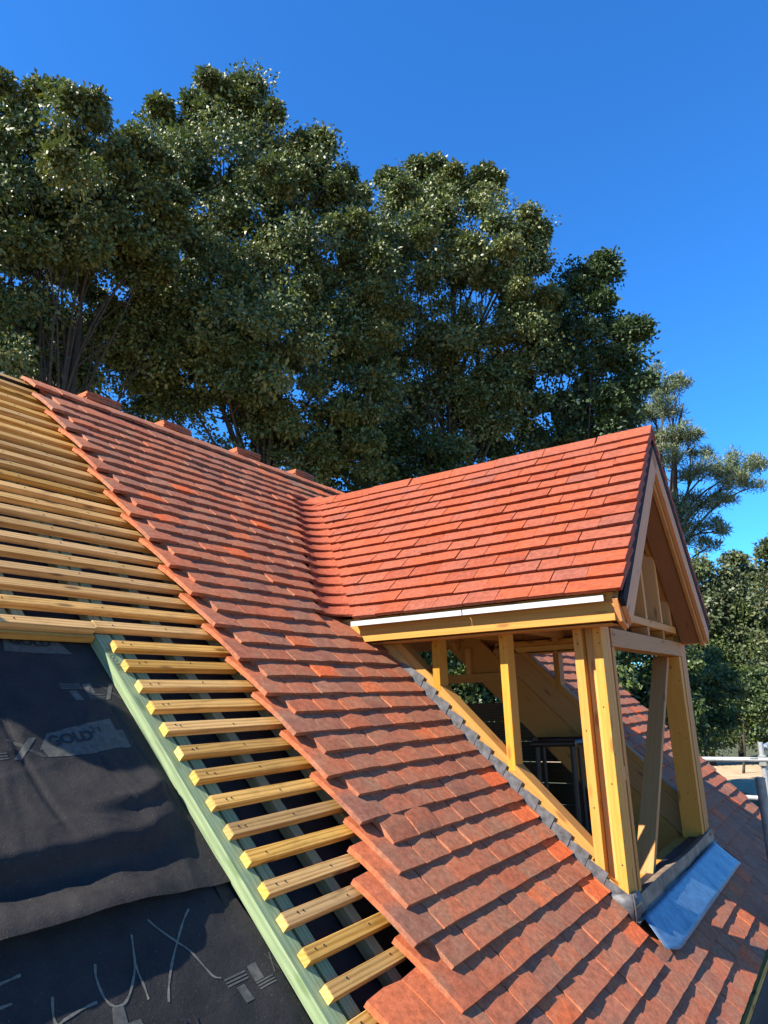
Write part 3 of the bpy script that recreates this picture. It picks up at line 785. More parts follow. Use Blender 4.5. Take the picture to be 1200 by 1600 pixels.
# swept valley tiles, one per course
def valley_tile(j):
    u = 0.1*j; zt = OZ + C7*u + 0.013
    V, F = [], []; n = 10; t = 0.0125; m = n+1; R = 4
    for layer in (0, 1):
        for r in range(R):
            up = r/(R-1)*0.18; zz = C7*up
            drop = 0.105*up*1.414                              # heads sink under the course above
            xc = OX + C7*u + zz; yc = zt - 0.071 + zz; z = zt + zz - drop
            reach = 0.160 - 0.04*r/(R-1)
            a = Vector((xc-reach, yc+0.000, z+0.0210)); c = Vector((xc+0.040, yc+0.040, z+0.004)); b = Vector((xc+0.002, yc-reach-0.035, z+0.003))
            for k in range(m):
                q = k/n; p = a*(1-q)**2 + c*2*q*(1-q) + b*q*q
                V.append(p + (Vector((-0.4, -0.4, 0.82))*(-t) if layer == 0 else Vector((0, 0, 0))))
    o = R*m
    for r in range(R-1):
        for k in range(n):
            p = r*m+k; F.append((o+p, o+p+1, o+p+m+1, o+p+m)); F.append((p, p+m, p+m+1, p+1))
    for k in range(n): F.append((k, k+1, o+k+1, o+k)); F.append(((R-1)*m+k, o+(R-1)*m+k, o+(R-1)*m+k+1, (R-1)*m+k+1))
    for r in range(R-1): F.append((r*m, o+r*m, o+(r+1)*m, (r+1)*m)); F.append((r*m+n, (r+1)*m+n, o+(r+1)*m+n, o+r*m+n))
    me = mesh('valley_tile', V, F, True); me.set_sharp_from_angle(angle=radians(40))
    return link('valley_tile', me, M_VTILE, dormer)
for j in range(0, 15): valley_tile(j)
# roof carcass: sarking, soffits, verge boards
def slab(name, fn, u0, u1, y0, y1, h0, h1, mat, parent=dormer):
    V = [fn(u, y, h) for h in (h0, h1) for (u, y) in ((u0, y0), (u1, y0), (u1, y1), (u0, y1))]
    return link(name, mesh(name, V, BOXF), mat, parent)
def slope_board(name, fn, u0, u1, y0, y1, h0, h1, mat):
    # as a plank running up the slope so the grain follows it
    p0 = (fn(u0, (y0+y1)/2, (h0+h1)/2)); p1 = (fn(u1, (y0+y1)/2, (h0+h1)/2))
    nrm = NDL if fn is DP else Vector((C7, 0, C7))
    return timber(name, p0, p1, abs(y1-y0), abs(h1-h0), nrm, mat, dormer)
for fn in (DP, DPR):
    for k in range(4):
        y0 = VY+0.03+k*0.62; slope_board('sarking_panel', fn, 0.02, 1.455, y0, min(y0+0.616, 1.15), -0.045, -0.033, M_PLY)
    # tile battens' ends make a dark toothed strip below the verge tiles
    slope_board('undercloak', fn, -0.01, 1.47, VY+0.004, VY+0.024, -0.032, 0.02, M_DPC)
    slope_board('barge_board', fn, -0.005, 1.46, VY+0.006, VY+0.028, -0.135, -0.034, M_BARGE)
    slope_board('barge_board', fn, 0.03, 1.44, VY+0.030, VY+0.050, -0.178, -0.05, M_BARGE)
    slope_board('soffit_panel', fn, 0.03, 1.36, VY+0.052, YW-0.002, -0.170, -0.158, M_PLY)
    slope_board('gable_rafter', fn, 0.09, 1.40, YW-0.001, YW+0.037, -0.156, -0.05, M_SAWN)
    for y in (-0.8, -0.4, 0.0, 0.4):
        slope_board('dormer_rafter', fn, 0.09, 1.40, y, y+0.038, -0.14, -0.046, M_SAWN)
# box ends of the verge at the eaves
for sx in (1, -1):
    X = (lambda v: v) if sx > 0 else (lambda v: 2*XM - v)
    V = []; prof = [(1.605, 0.150), (1.640, 0.172), (1.80, 0.10), (1.735, 0.028), (1.650, 0.052)]
    prof = [(1.607, 0.148), (1.66, 0.205), (1.80, 0.205), (1.742, 0.030), (1.648, 0.056)]
    for yy in (VY+0.030, VY+0.052):
        for p in prof: V.append((X(p[0]), yy, p[1]))
    n = len(prof); F = [tuple(range(n)), tuple(reversed(range(n, 2*n)))] + [(k, k+n, (k+1) % n+n, (k+1) % n) for k in range(n)]
    link('box_end', mesh('box_end', V, F), M_BARGE, dormer)
# eaves: fascia, felt tray, soffit
timber('fascia_board', (1.637, 0.14, 0.122), (1.637, VY+0.053, 0.122), 0.022, 0.125, (0, 0, 1), M_CLS, dormer)
timber('fascia_board', (2*XM-1.661, 0.16, 0.128), (2*XM-1.661, VY+0.053, 0.128), 0.020, 0.140, (0, 0, 1), M_CLS, dormer)
def tray(y0, y1):
    prof = [(1.655, 0.172), (1.600, 0.169), (1.577, 0.166), (1.578, 0.141), (1.584, 0.141), (1.584, 0.162), (1.655, 0.168)]
    V = [(x, y, z) for y in (y0, y1) for (x, z) in prof]; n = len(prof)
    F = [(k, k+1, k+1+n, k+n) for k in range(n-1)]
    return link('eaves_tray', mesh('eaves_tray', V, F), M_WHITE, dormer)
tray(0.03, -0.62); tray(-0.625, -1.300)
for x in (1.72, 2*XM-1.72): box('soffit_panel', x-0.048, x+0.048, -1.30, 0.1, 0.048, 0.056, M_SAWN, dormer)
# cheek walls: sloping sole plate, studs, head plate
SX0, SX1 = CH_L, CH_L+0.089
def cheek(x0, x1, vis):
    xc = (x0+x1)/2
    # trimmer pair under the slope and sole plate on it
    timber('trimmer_rafter', RP(xc-0.0235, -0.9, -0.145), RP(xc-0.0235, 1.72, -0.145), 0.045, 0.225, (0, -C7, C7), M_SAWN, dormer)
    timber('trimmer_rafter', RP(xc+0.0235, -0.9, -0.145), RP(xc+0.0235, 1.72, -0.145), 0.045, 0.225, (0, -C7, C7), M_SAWN, dormer)
    timber('packing_plate', RP(xc, -0.15, 0.036), RP(xc, 1.655, 0.036), 0.089, 0.132, (0, -C7, C7), M_SAWN if not vis else M_CLS, dormer)
    timber('sole_plate', RP(xc, -0.12, 0.1235), RP(xc, 1.42, 0.1235), 0.087, 0.041, (0, -C7, C7), M_CLS if vis else M_SAWN, dormer)
    box('head_plate', x0, x1, -1.175, 0.05, 0.066, 0.104, M_CLS, dormer)
    box('head_plate', x0, x1, -1.175, 0.10, 0.106, 0.144, M_SAWN, dormer)
    for ya in (-0.380, -0.755):
        zb = -(-ya) ; zbot = ya + 0.145*1.414 - 0.03
        box('cheek_stud', x0, x1, ya, ya+0.040, zbot, 0.066, M_CLS if vis else M_SAWN, dormer)
cheek(SX0, SX1, True); cheek(CH_R-0.089, CH_R, False)  # shade inside is put into the right cheek's darker wood
# corner posts: two studs with a set-back filler between them, both sides
for sx in (0, 1):
    a, b = (SX0, SX1) if sx == 0 else (CH_R-0.089, CH_R)
    box('corner_stud', a, b, -1.127, -1.086, -1.10 if sx == 0 else -1.13, 0.066, M_CLS if sx == 0 else M_SAWN, dormer)
    box('corner_stud', a, b, YW, YW+0.040, -1.10 if sx == 0 else -1.13, 0.104, M_CLS if sx == 0 else M_SAWN, dormer)
    f0, f1 = (a+0.046, b+0.004) if sx == 0 else (a-0.004, b-0.046)
    box('corner_filler', f0, f1, -1.175, -1.129, -1.08, 0.06, M_CLS, dormer)
# front wall: jambs, lintel, gable studs
def fbox(name, x0, x1, z0, z1, mat, y0=YW, d=0.089, b=0.0015): return box(name, x0, x1, y0, y0+d, z0, z1, mat, dormer, b)
fbox('jamb_stud', 1.862, 1.900, -1.12, 0.058, M_SAWN)
fbox('jamb_stud', 1.925, 1.963, -1.12, -0.032, M_SAWN)
fbox('jamb_packer', 1.902, 1.923, -1.10, -0.10, M_PLY, YW+0.02, 0.06)
fbox('jamb_packer', 1.902, 1.923, -0.62, -0.56, M_SAWN, YW+0.001, 0.06)
fbox('jamb_stud', CH_R-0.130, CH_R-0.092, -1.12, 0.058, M_SAWN)
fbox('jamb_packer', CH_R-0.152, CH_R-0.132, -1.10, -0.60, M_PLY, YW+0.02, 0.06)
jb = fbox('jamb_stud', CH_R-0.216, CH_R-0.154, -1.12, -0.032, M_SAWN, YW+0.002, 0.115)
fbox('lintel', 1.925, CH_R-0.132, -0.030, 0.056, M_SAWN, YW-0.0015)
fbox('gable_rail', 2.05, 3.40, 0.110, 0.150, M_SAWN, YW-0.001)
for x in (2.18, 2.66, 3.03):
    fbox('cripple_stud', x, x+0.038, 0.058, 0.108, M_SAWN)
for x in (2.18, 2.66, 3.03, 3.28):
    top = OZ + min(x-OX, 2*XM-x-OX) - 0.27
    if top > 0.2: fbox('gable_stud', x, x+0.038, 0.152, top, M_SAWN)
box('gable_stud', 2.60, 2.70, YW+0.02, YW+0.058, 0.56, 1.05, M_SAWN, dormer)
# leaning brace, sill, ceiling ties, rear framing
timber('brace', (3.34, -1.12, -0.04), (2.39, -1.12, -1.115), 0.038, 0.089, (0, 1, 0), M_SAWN, dormer)
box('sill_plate', 1.862, CH_R-0.09, YW+0.004, YW+0.150, -1.140, -1.102, M_CLS, dormer)
box('sill_sheet', 1.90, CH_R-0.10, YW-0.006, YW+0.085, -1.1005, -1.096, M_SHEET, dormer)
box('cheek_noggin', 3.50, 3.545, 0.02, 0.72, -0.135, -0.07, M_SAWN, dormer)
box('cheek_stud', 3.50, 3.545, 0.30, 0.34, -0.07, 0.12, M_SAWN, dormer)
for y in (-0.82, -0.42, -0.02):
    box('ceiling_tie', SX0+0.005, CH_R-0.005, y, y+0.038, 0.146, 0.235, M_SAWN, dormer)
timber('header_beam', RP(SX1, -0.55, -0.12), RP(CH_R-0.09, -0.55, -0.12), 0.09, 0.2, (0, -C7, C7), M_SAWN, dormer)
# stencil on the right jamb
def on_jamb(u, v): return Vector((CH_R-0.2165, YW+0.105-u, -0.11+v))
lettering('484', 0.035, on_jamb, M_NAIL, jb, 'stamp')
V, F = [], []
def disc(c, ax, r=0.0035):
    ax = Vector(ax); a = ax.orthogonal().normalized(); b_ = ax.cross(a); k0 = len(V)
    for off in (-0.001, 0.0012):
        for k in range(6): V.append(Vector(c)+ax*off+(a*cos(k*pi/3)+b_*sin(k*pi/3))*r)
    F.append(tuple(k0+6+k for k in range(6)))
    for k in range(6): F.append((k0+k, k0+(k+1) % 6, k0+6+(k+1) % 6, k0+6+k))
for y0 in (-0.36, -0.735, -1.106, YW+0.02):
    for z in (0.03, -0.02): disc((CH_L, y0+random.uniform(-.008, .008), z+random.uniform(-.01, .01)), (-1, 0, 0))
for z in (-0.30, -0.62, -0.94): disc((CH_L, YW+0.02+random.uniform(-.008, .008), z), (-1, 0, 0)); disc((CH_L, -1.106, z-0.1), (-1, 0, 0))
for x in (1.95, 2.2, 2.67, 3.05, 3.4):
    for z in (0.04, -0.012): disc((x+random.uniform(-.01, .01), YW-0.0015, z), (0, -1, 0))
for z in (-0.15, -0.5, -0.85): disc((1.79, YW, z), (0, -1, 0)); disc((1.945, YW, z-0.1), (0, -1, 0)); disc((CH_R-0.2160, -1.16, z), (-1, 0, 0)); disc((CH_R-0.2160, -1.20, z-.03), (-1, 0, 0))
o = link('nail_head', mesh('nail_head', V, F), M_NAIL, dormer); o['kind'] = 'stuff'
# lead: stepped soakers up the left cheek, corner piece, upstand, apron
def bent_sheet(name, rows, mat, parent, t=0.002):
    V = [p for r in rows for p in r]; n = len(rows[0]); F = []
    for j in range(len(rows)-1):
        for i in range(n-1): F.append((j*n+i, j*n+i+1, (j+1)*n+i+1, (j+1)*n+i))
    me = mesh(name, V, F, True); me.set_sharp_from_angle(angle=radians(35))
    o = link(name, me, mat, parent)
    md = o.modifiers.new('thick', 'SOLIDIFY'); md.thickness = t; md.offset = 0
    return o
for k in range(-1, 15):
    st = 0.298+0.1*(k)                                         # lower upstand corner of this soaker
    if st < 0.25 or st > 1.62: continue
    x = CH_L - 0.006; j1 = random.uniform(-0.003, 0.003)
    kick = random.uniform(0.0, 0.004)
    V = []
    for off in (0.0, 0.0022):
        for (ds, hh, xx) in ((-0.150, 0.010, 0), (-0.150, 0.080, 0), (-0.075, 0.101, 0.001), (0.0, 0.1185, 0.0022+kick*0.5), (0.024, 0.034, 0.003+kick*0.5), (-0.06, 0.015, 0.001)):
            V.append(RP(x-xx-off, st+ds+j1, hh))
    F = [(0, 1, 2, 5), (5, 2, 3, 4), (6, 11, 8, 7), (11, 10, 9, 8), (1, 7, 8, 2), (2, 8, 9, 3), (3, 9, 10, 4), (4, 10, 11, 5), (5, 11, 6, 0), (0, 6, 7, 1)]
    link('soaker', mesh('soaker', V, F), M_LEAD, dormer)
# corner lead wrap and upstand in front of the sill
zt, zb = -1.052, -1.185
def roofz(y, h=0.05): return y + h*1.414
rows = []
for q in np.linspace(0, 1, 13):
    x = CH_L-0.012 + q*(CH_R+0.012-CH_L)
    w = 0.002*sin(q*41)+0.002*sin(q*17+1)
    top = -1.088 + 0.008*sin(q*7)
    rows.append([(x, YW+0.02, top+0.004), (x, YW-0.010, top+0.006), (x, YW-0.014+w, top-0.03), (x, YW-0.016+w*1.5, top-0.06), tuple(RP(x, 1.698, 0.074))])
bent_sheet('lead_upstand', [[Vector(p) for p in r] for r in rows], M_LEAD_UP, dormer, 0.003)
rows = []
for q in np.linspace(0, 1, 5):                                  # left return up the cheek corner
    y = YW-0.016 + q*0.17
    rows.append([Vector((CH_L-0.010, y, -1.045-0.02*q)), Vector((CH_L-0.014, y, -1.10+0.05*q)), Vector((CH_L-0.016, y, roofz(y, 0.045)))])
bent_sheet('lead_upstand', rows, M_LEAD, dormer, 0.003)
rows = [[Vector((CH_L-0.012, YW-0.018, -1.045)), Vector((CH_L-0.014, YW-0.022, -1.10)), Vector((CH_L-0.016, YW-0.024, -1.165))],
        [Vector((1.863, YW-0.013, -1.055)), Vector((1.863, YW-0.018, -1.10)), Vector((1.865, YW-0.024, -1.165))],
        [Vector((1.93, YW-0.013, -1.100)), Vector((1.93, YW-0.018, -1.13)), Vector((1.932, YW-0.024, -1.165))]]
bent_sheet('lead_upstand', rows, M_LEAD, dormer, 0.003)
rows = []
for q in np.linspace(0, 1, 5):                                  # right return
    y = YW-0.016 + q*0.15
    rows.append([Vector((CH_R+0.010, y, -1.03+q*0.08)), Vector((CH_R+0.014, y, -1.08+0.08*q)), Vector((CH_R+0.016, y, roofz(y, 0.05)))])
bent_sheet('lead_upstand', rows, M_LEAD_UP, dormer, 0.003)
rows = []
NA = 40
for a in range(NA+1):
    q = a/NA; x = CH_L+0.055 + q*(CH_R-0.14-CH_L)
    cr = 0.0016*sin(63*q+1.1*sin(19*q)) + 0.0012*sin(151*q)
    end = 1.862 - 0.04*max(0, 1-q/0.06)
    r = []
    for p in np.linspace(0, 1, 9):
        s = 1.690 + (end-1.690)*p
        r.append(RP(x+(-0.05+0.13*q)*p, s, 0.076 - 0.003*p + cr*(0.4+p) + 0.0016*fbm(x*3, s*14, 2.0)))
    rows.append(r)
bent_sheet('apron_flashing', rows, M_APRON, dormer, 0.0025)

# ------------------------------------------------------------------ stacks of tiles on the ridge
STK = []
def tile_stack(x, label):
    base = NP(x, 0.015, 0.0)
    e = empty('tile_stack', base); tag(e, label, 'tile stack', 'tile stacks along the ridge')
    NB = Matrix(((-1, 0, 0), (0, -C7, C7), (0, C7, C7)))         # far slope: up-slope, normal
    for k in range(3):
        b = Matrix(((0, -1, 0), (1, 0, 0), (0, 0, 1))) @ Matrix.Rotation(random.gauss(0, 0.03), 3, 'Z') @ Matrix.Rotation(0.10, 3, 'Y')
        m4 = b.to_4x4(); m4.translation = Vector((x-0.13+random.gauss(0, .004), 1.70+random.gauss(0, .004), 1.652+0.0165*k))
        link('roof_tile', TILES[(k*3) % 14], None, e, m4)
for q, (sx, lab) in enumerate(((1.13, 'leftmost of the four'), (1.74, 'second from the left'), (2.46, 'third from the left'), (3.16, 'nearest the dormer valley'))):
    tile_stack(sx, 'stack of red clay tiles behind the ridge, ' + lab)
# unseen tile stacks added left of the view to shade the battens and underlay
for (x, st, n, lab) in ((-1.08, -2.02, 18, 'topmost'), (-1.16, -1.62, 17, 'second'), (-1.30, -1.27, 18, 'third'), (-1.14, -0.98, 20, 'lowest')):
    e = empty('tile_stack', RP(x, st, 0)); tag(e, 'unseen tile stack added to shade the battens at far left, %s of its line' % lab, 'tile stack', 'unseen tile stacks added for shade')
    for k in range(n):
        b = ROOF_M @ Matrix.Rotation(random.gauss(0, 0.03), 3, 'Z')
        m4 = b.to_4x4(); m4.translation = RP(x+random.gauss(0, .006), st+random.gauss(0, .004), 0.006+0.0155*k)
        link('roof_tile', TILES[(k*5) % 14], None, e, m4)
# ------------------------------------------------------------------ scaffold, deck, things inside
sc = empty('scaffold', (6.53, -1.24, GZ)); tag(sc, 'silver tube scaffold with two rails beyond the far tiled verge', 'scaffold')
tube('standard', [(6.53, -1.235, GZ), (6.53, -1.235, -0.752)], 0.0242, 14, M_STEEL, sc)
tube('ledger', [(6.50, 2.5, -0.912), (6.50, -2.6, -0.910)], 0.0242, 14, M_STEEL, sc)
tube('transom', [(6.52, 1.2, -1.25), (6.50, -1.15, -1.255)], 0.0242, 14, M_STEEL, sc)
tube('standard', [(6.53, 2.2, GZ), (6.53, 2.2, -0.752)], 0.0242, 14, M_STEEL, sc)
box('coupler', 6.485, 6.56, -1.275, -1.20, -0.975, -0.868, M_STEELDK, sc, 0.01)
tube('ledger', [(6.60, -1.26, -0.80), (12.0, -1.30, -0.80)], 0.0242, 14, M_STEEL, sc)
tube('coupler_bolt', [(6.48, -1.20, -0.895), (6.48, -1.13, -0.895)], 0.009, 8, M_STEELDK, sc)
r = ray(1190, 1232); t = (-1.60-CAM.y)/r.y; px_ = CAM + r*t
pole = empty('scaffold_pole', (px_.x, -1.60, GZ)); tag(pole, 'dull grey upright scaffold pole just outside the eaves', 'scaffold pole')
tube('tube', [(px_.x, -1.60, GZ), (px_.x, -1.60, px_.z+0.05)], 0.026, 14, M_STEELDK, pole)
tube('end_cap', [(px_.x, -1.60, px_.z+0.05), (px_.x, -1.60, px_.z+0.056)], 0.0275, 14, M_STEELDK, pole)
dk = empty('scaffold_deck', (3.5, -2.1, -2.05)); tag(dk, 'scaffold board deck in shade below the eaves', 'scaffold deck')
for k in range(5):
    timber('scaffold_board', (-2.5, -1.72-0.23*k, -2.05), (7.5, -1.72-0.23*k, -2.05), 0.222, 0.038, (0, 0, 1), M_DECK, dk)
V, F = [], []
nx, ny = 60, 14
for j in range(ny+1):
    for i in range(nx+1):
        x = 0.6+5.2*i/nx; y = -1.585-0.85*j/ny
        V.append((x, y, -1.985 + 0.035*fbm(x, y, 1.7) + 0.12*max(0, 1-abs(y+1.62)/0.1)))
for j in range(ny):
    for i in range(nx): a = j*(nx+1)+i; F.append((a, a+nx+1, a+nx+2, a+1))
tag(link('dust_sheet', mesh('dust_sheet', V, F, True), M_SHEET), 'crumpled black sheet lying on the scaffold deck under the eaves', 'sheet')
# trestle and scraps on the floor of the open roof space
tr = empty('steel_trestle', (3.1, -0.48, -1.588)); tag(tr, 'dark brown steel trestle standing inside the dormer', 'trestle')
for (x, y) in ((3.0, -0.37), (3.0, -0.60), (3.42, -0.20), (3.42, -0.62)):
    tube('leg', [(x, y, -1.588), (x+0.02, y, -0.55)], 0.017, 8, M_DARKMETAL, tr)
    tube('leg', [(x+0.06, y-0.03, -1.588), (x+0.05, y-0.03, -0.56)], 0.012, 8, M_DARKMETAL, tr)
for a, b in (((3.0, -0.34, -0.54), (3.0, -0.63, -0.535)), ((3.42, -0.17, -0.54), (3.42, -0.65, -0.535)), ((3.0, -0.37, -0.535), (3.42, -0.2, -0.535)), ((3.0, -0.6, -0.535), (3.42, -0.62, -0.535)), ((3.0, -0.36, -1.1), (3.0, -0.6, -1.1))):
    tube('rail', [a, b], 0.018, 8, M_DARKMETAL, tr)
for (x, y, col_, lab) in ((4.75, -0.42, 1.0, 'white crumpled scrap on the floor behind the leaning brace'), (3.9, 0.15, 0.8, 'pale crumpled scrap on the floor behind the steel trestle'), (4.5, 0.05, 1.2, 'larger crumpled scrap at the foot of the board offcut')):
    bm = bmesh.new(); bmesh.ops.create_icosphere(bm, subdivisions=2, radius=0.10*col_)
    for v in bm.verts:
        k = 1+0.35*mnoise.noise(v.co*14+Vector((x, y, 0))); v.co = Vector((v.co.x*1.3*k, v.co.y*k, v.co.z*0.5*k))
    me = bpy.data.meshes.new('insulation_scrap'); bm.to_mesh(me); bm.free()
    o = link('insulation_scrap', me, M_RUBBLE, None, Matrix.Translation((x, y, -1.55)))
    tag(o, lab, 'scrap', 'scraps on the roof space floor')
if True:
    st = timber('plasterboard_offcut', (4.4, 0.35, -1.57), (4.5, 0.62, -0.72), 0.30, 0.02, (1, 0, 0), M_RUBBLE, None)
    tag(st, 'pale board offcut leaning inside the roof space', 'board')

# ------------------------------------------------------------------ trees
def leaves_mesh(centres, crad, nper, L, W, droop, up=0.35, flat=0.0):
    """kite-shaped leaves scattered in clumps: centres (n,3), clump radius (n,)"""
    n = len(centres); c = np.repeat(centres, nper, 0); cr = np.repeat(crad, nper)[:, None]
    g = rng.normal(size=(len(c), 3)); g /= np.linalg.norm(g, axis=1, keepdims=True)
    rr = (rng.random((len(c), 1))**0.42)*(1 + 0.22*np.sin(g[:, :1]*6+c[:, :1]*9)*np.sin(g[:, 1:2]*7+c[:, 1:2]*9))
    off = g*rr*cr; off[:, 2] *= np.where(off[:, 2] > 0, 0.85, 0.6)
    p = c+off
    # direction a leaf points: outwards from the clump, drooping
    d = off/np.maximum(cr, 1e-6)*0.8 + rng.normal(size=p.shape)*0.55; d[:, 2] -= droop
    d /= np.linalg.norm(d, axis=1, keepdims=True)
    nn = rng.normal(size=p.shape)*0.75; nn[:, 2] += up
    sdir = np.cross(d, nn); sdir /= np.maximum(np.linalg.norm(sdir, axis=1, keepdims=True), 1e-6)
    nrm = np.cross(sdir, d)
    l = L*(0.45+1.0*rng.random((len(p), 1))**1.3); w = W*(0.7+0.6*rng.random((len(p), 1)))
    fold = (0.25*rng.random((len(p), 1)))*w
    v0 = p; v1 = p + d*l*0.45 + sdir*w*0.5 + nrm*fold; v2 = p + d*l; v3 = p + d*l*0.45 - sdir*w*0.5 + nrm*fold
    V = np.stack([v0, v1, v2, v3], 1).reshape(-1, 3)
    Q = np.arange(len(V)).reshape(-1, 4)
    ct = np.repeat(rng.random(n), nper)
    tone = np.clip(0.45*ct + 0.55*rng.random(len(p)), 0, 1)
    return V, Q, np.repeat(tone, 4)
def crown(name, V, Q, T, mat, parent):
    me = np_mesh(name, V, Q); at = me.attributes.new('tone', 'FLOAT', 'POINT')
    at.data.foreach_set('value', T.astype(np.float32)); return link(name, me, mat, parent)
def px_blobs(lst, dist, spread=0.0):
    out = []
    for b in lst:
        px, py, r = b[:3]; dd = b[3] if len(b) > 3 else 0.0
        p = far(px, py, dist+dd); dep = (p-CAM).dot(fwd)
        out.append((np.array(p), r*dep/FPX))
    return out
def limb(a, b, sag=0.12, n=5):
    a, b = Vector(a), Vector(b); pts = []
    side = Vector((random.uniform(-1, 1), random.uniform(-1, 1), random.uniform(-.2, .6)))*(b-a).length*sag
    for k in range(n+1):
        t = k/n; pts.append(a.lerp(b, t) + side*sin(pi*t) + Vector((0, 0, 0.10*(b-a).length*sin(pi*t))))
    return pts
def tree(name, label, cat, blobs, trunk_xy, trunk_r, mat, L, W, dens, cl, nper, droop=0.45, group=None, fork=0.30, zflat=1.0, shell=0.45, up=0.35, bark=None, limb_to=1.0, stuff_crown=True, trunk=True):
    base = Vector((trunk_xy[0], trunk_xy[1], GZ))
    e = empty(name, base); tag(e, label, cat, group)
    cs, crs = [], []
    for c, R in blobs:
        c = c + rng.normal(size=3)*R*0.10; R = max(R*random.uniform(0.95, 1.25) - 0.25*cl, 0.35*R); n = max(3, int(0.95*dens*4*R*R/(cl*cl)))
        d = rng.normal(size=(n, 3)); d /= np.linalg.norm(d, axis=1, keepdims=True)
        r = R*(shell + (1-shell)*rng.random((n, 1))**0.7)
        lump = 1 + 0.20*np.sin(d[:, :1]*5.1+c[0])*np.sin(d[:, 1:2]*4.3+c[1]) + 0.16*np.sin(d[:, 2:]*6.7+c[2])
        p = d*r*lump; p[:, 2] *= zflat
        cs.append(c+p); crs.append(cl*(0.55+0.9*rng.random(n)))
    for c, R in blobs:
        d = rng.normal(size=(3, 3)); d[:, 2] = np.abs(d[:, 2]); d /= np.linalg.norm(d, axis=1, keepdims=True)
        for q in range(3):
            cs.append((c + d*R*(0.90+0.08*q))); crs.append(cl*(0.72-0.08*q)*np.ones(3))
    cs = np.concatenate(cs); crs = np.concatenate(crs)
    V, Q, T = leaves_mesh(cs, crs, nper, L, W, droop, up)
    crown('crown', V, Q, T, mat, e)
    if trunk:
        top = max(b[0][2] for b in blobs); low = min(b[0][2]-b[1]*0.5 for b in blobs)
        cen = np.mean([b[0] for b in blobs], 0)
        TV, TF = [], []
        fk = Vector((base.x + (cen[0]-base.x)*0.4, base.y + (cen[1]-base.y)*0.4, GZ + (top-GZ)*fork))
        pts = limb(base, fk, 0.03, 4); tube_geo(pts, [trunk_r*(1.15-0.35*k/4) for k in range(5)], 9, TV, TF)
        crt = Vector((cen[0], cen[1], GZ+(top-GZ)*0.93))
        pts = limb(fk, crt, 0.05, 6); tube_geo(pts, [trunk_r*(0.72-0.60*k/6) for k in range(7)], 7, TV, TF)
        order = list(range(len(blobs)))
        for bi in order:
            c, R = blobs[bi]; c = Vector(c)
            t = random.uniform(0.0, 0.55); st = fk.lerp(crt, t) if c.z > fk.z else base.lerp(fk, 0.8)
            st = st if st.z < c.z+0.5 else fk
            rr = trunk_r*random.uniform(0.12, 0.24)
            pts = limb(st, c, 0.10, 6); tube_geo(pts, [rr*(1-0.75*k/6) for k in range(7)], 6, TV, TF)
            for q in range(2):
                dd = Vector(rng.normal(size=3)).normalized(); dd.z = abs(dd.z)*0.6
                en = c + dd*R*0.9; s2 = pts[random.choice((3, 4, 5))]
                p2 = limb(s2, en, 0.08, 4); tube_geo(p2, [rr*0.42*(1-0.8*k/4) for k in range(5)], 5, TV, TF)
        tm = mesh('trunk', TV, TF, True); link('trunk', tm, bark or M_BARK, e)
    return e
b1 = px_blobs([(-70, 270, 120, 1), (35, 215, 75), (110, 215, 68, -1), (165, 250, 60), (205, 265, 42), (40, 305, 95, -1.5), (130, 320, 85), (-40, 420, 110), (80, 400, 80, 1.5), (190, 350, 66),
                (20, 480, 62, 1), (150, 430, 55, 1), (215, 420, 45), (-60, 560, 100), (60, 545, 45, 1.5), (150, 540, 42, 2), (215, 500, 40, 1.5), (-10, 590, 55, 1), (180, 600, 48, 2.5), (110, 600, 30, 2), (235, 300, 42), (240, 370, 42), (225, 245, 30), (240, 450, 40, 1), (0, 200, 60), (-20, 330, 90), (75, 300, 80), (180, 300, 60, -1), (20, 400, 60, -1), (120, 380, 70), (235, 540, 45, 1.5), (55, 540, 50, 4), (125, 565, 50, 4), (100, 495, 60, 4), (170, 520, 50, 4), (10, 520, 55, 4), (120, 610, 40, 5), (60, 610, 40, 5), (210, 640, 36, 4)], 17.5)
p = far(88, 620, 17.5)
tree('tall_maple', 'tall thin-leaved maple at far left with bare forking trunk showing', 'tree', b1, (p.x, p.y), 0.19, L_MAPLE, 0.125, 0.08, 0.66, 0.56, 300, 0.5, 'broadleaf trees behind the roof', 0.42)
b2 = px_blobs([(385, 140, 18), (320, 150, 32), (355, 185, 42), (300, 205, 42), (255, 195, 26), (405, 205, 38), (345, 255, 66, -1), (270, 270, 55), (425, 255, 48), (470, 262, 40), (497, 240, 20), (515, 285, 32),
                (400, 330, 72, -1), (310, 350, 72, -0.5), (480, 340, 58), (540, 325, 38), (262, 350, 50), (445, 420, 76, -1), (350, 440, 78, -1.5), (270, 430, 50), (525, 410, 58), (555, 375, 35),
                (400, 510, 82, -2), (310, 525, 62, -1), (480, 500, 66, -0.5), (545, 490, 50), (265, 500, 38), (350, 590, 68, -1.5), (440, 595, 78, -1.5), (285, 590, 42), (520, 580, 58), (330, 650, 48), (400, 680, 62, -0.5), (470, 690, 66), (540, 670, 50), (500, 740, 40), (570, 720, 40), (570, 440, 48), (585, 500, 50), (575, 560, 48), (250, 420, 40), (250, 560, 40), (245, 620, 38), (560, 640, 48)], 20.5)
p = far(412, 700, 20.5)
tree('tall_maple', 'tallest broad maple, its ragged peak above the middle of the roof', 'tree', b2, (p.x, p.y), 0.34, L_MAPLE, 0.135, 0.085, 0.80, 0.62, 360, 0.5, 'broadleaf trees behind the roof', 0.35)
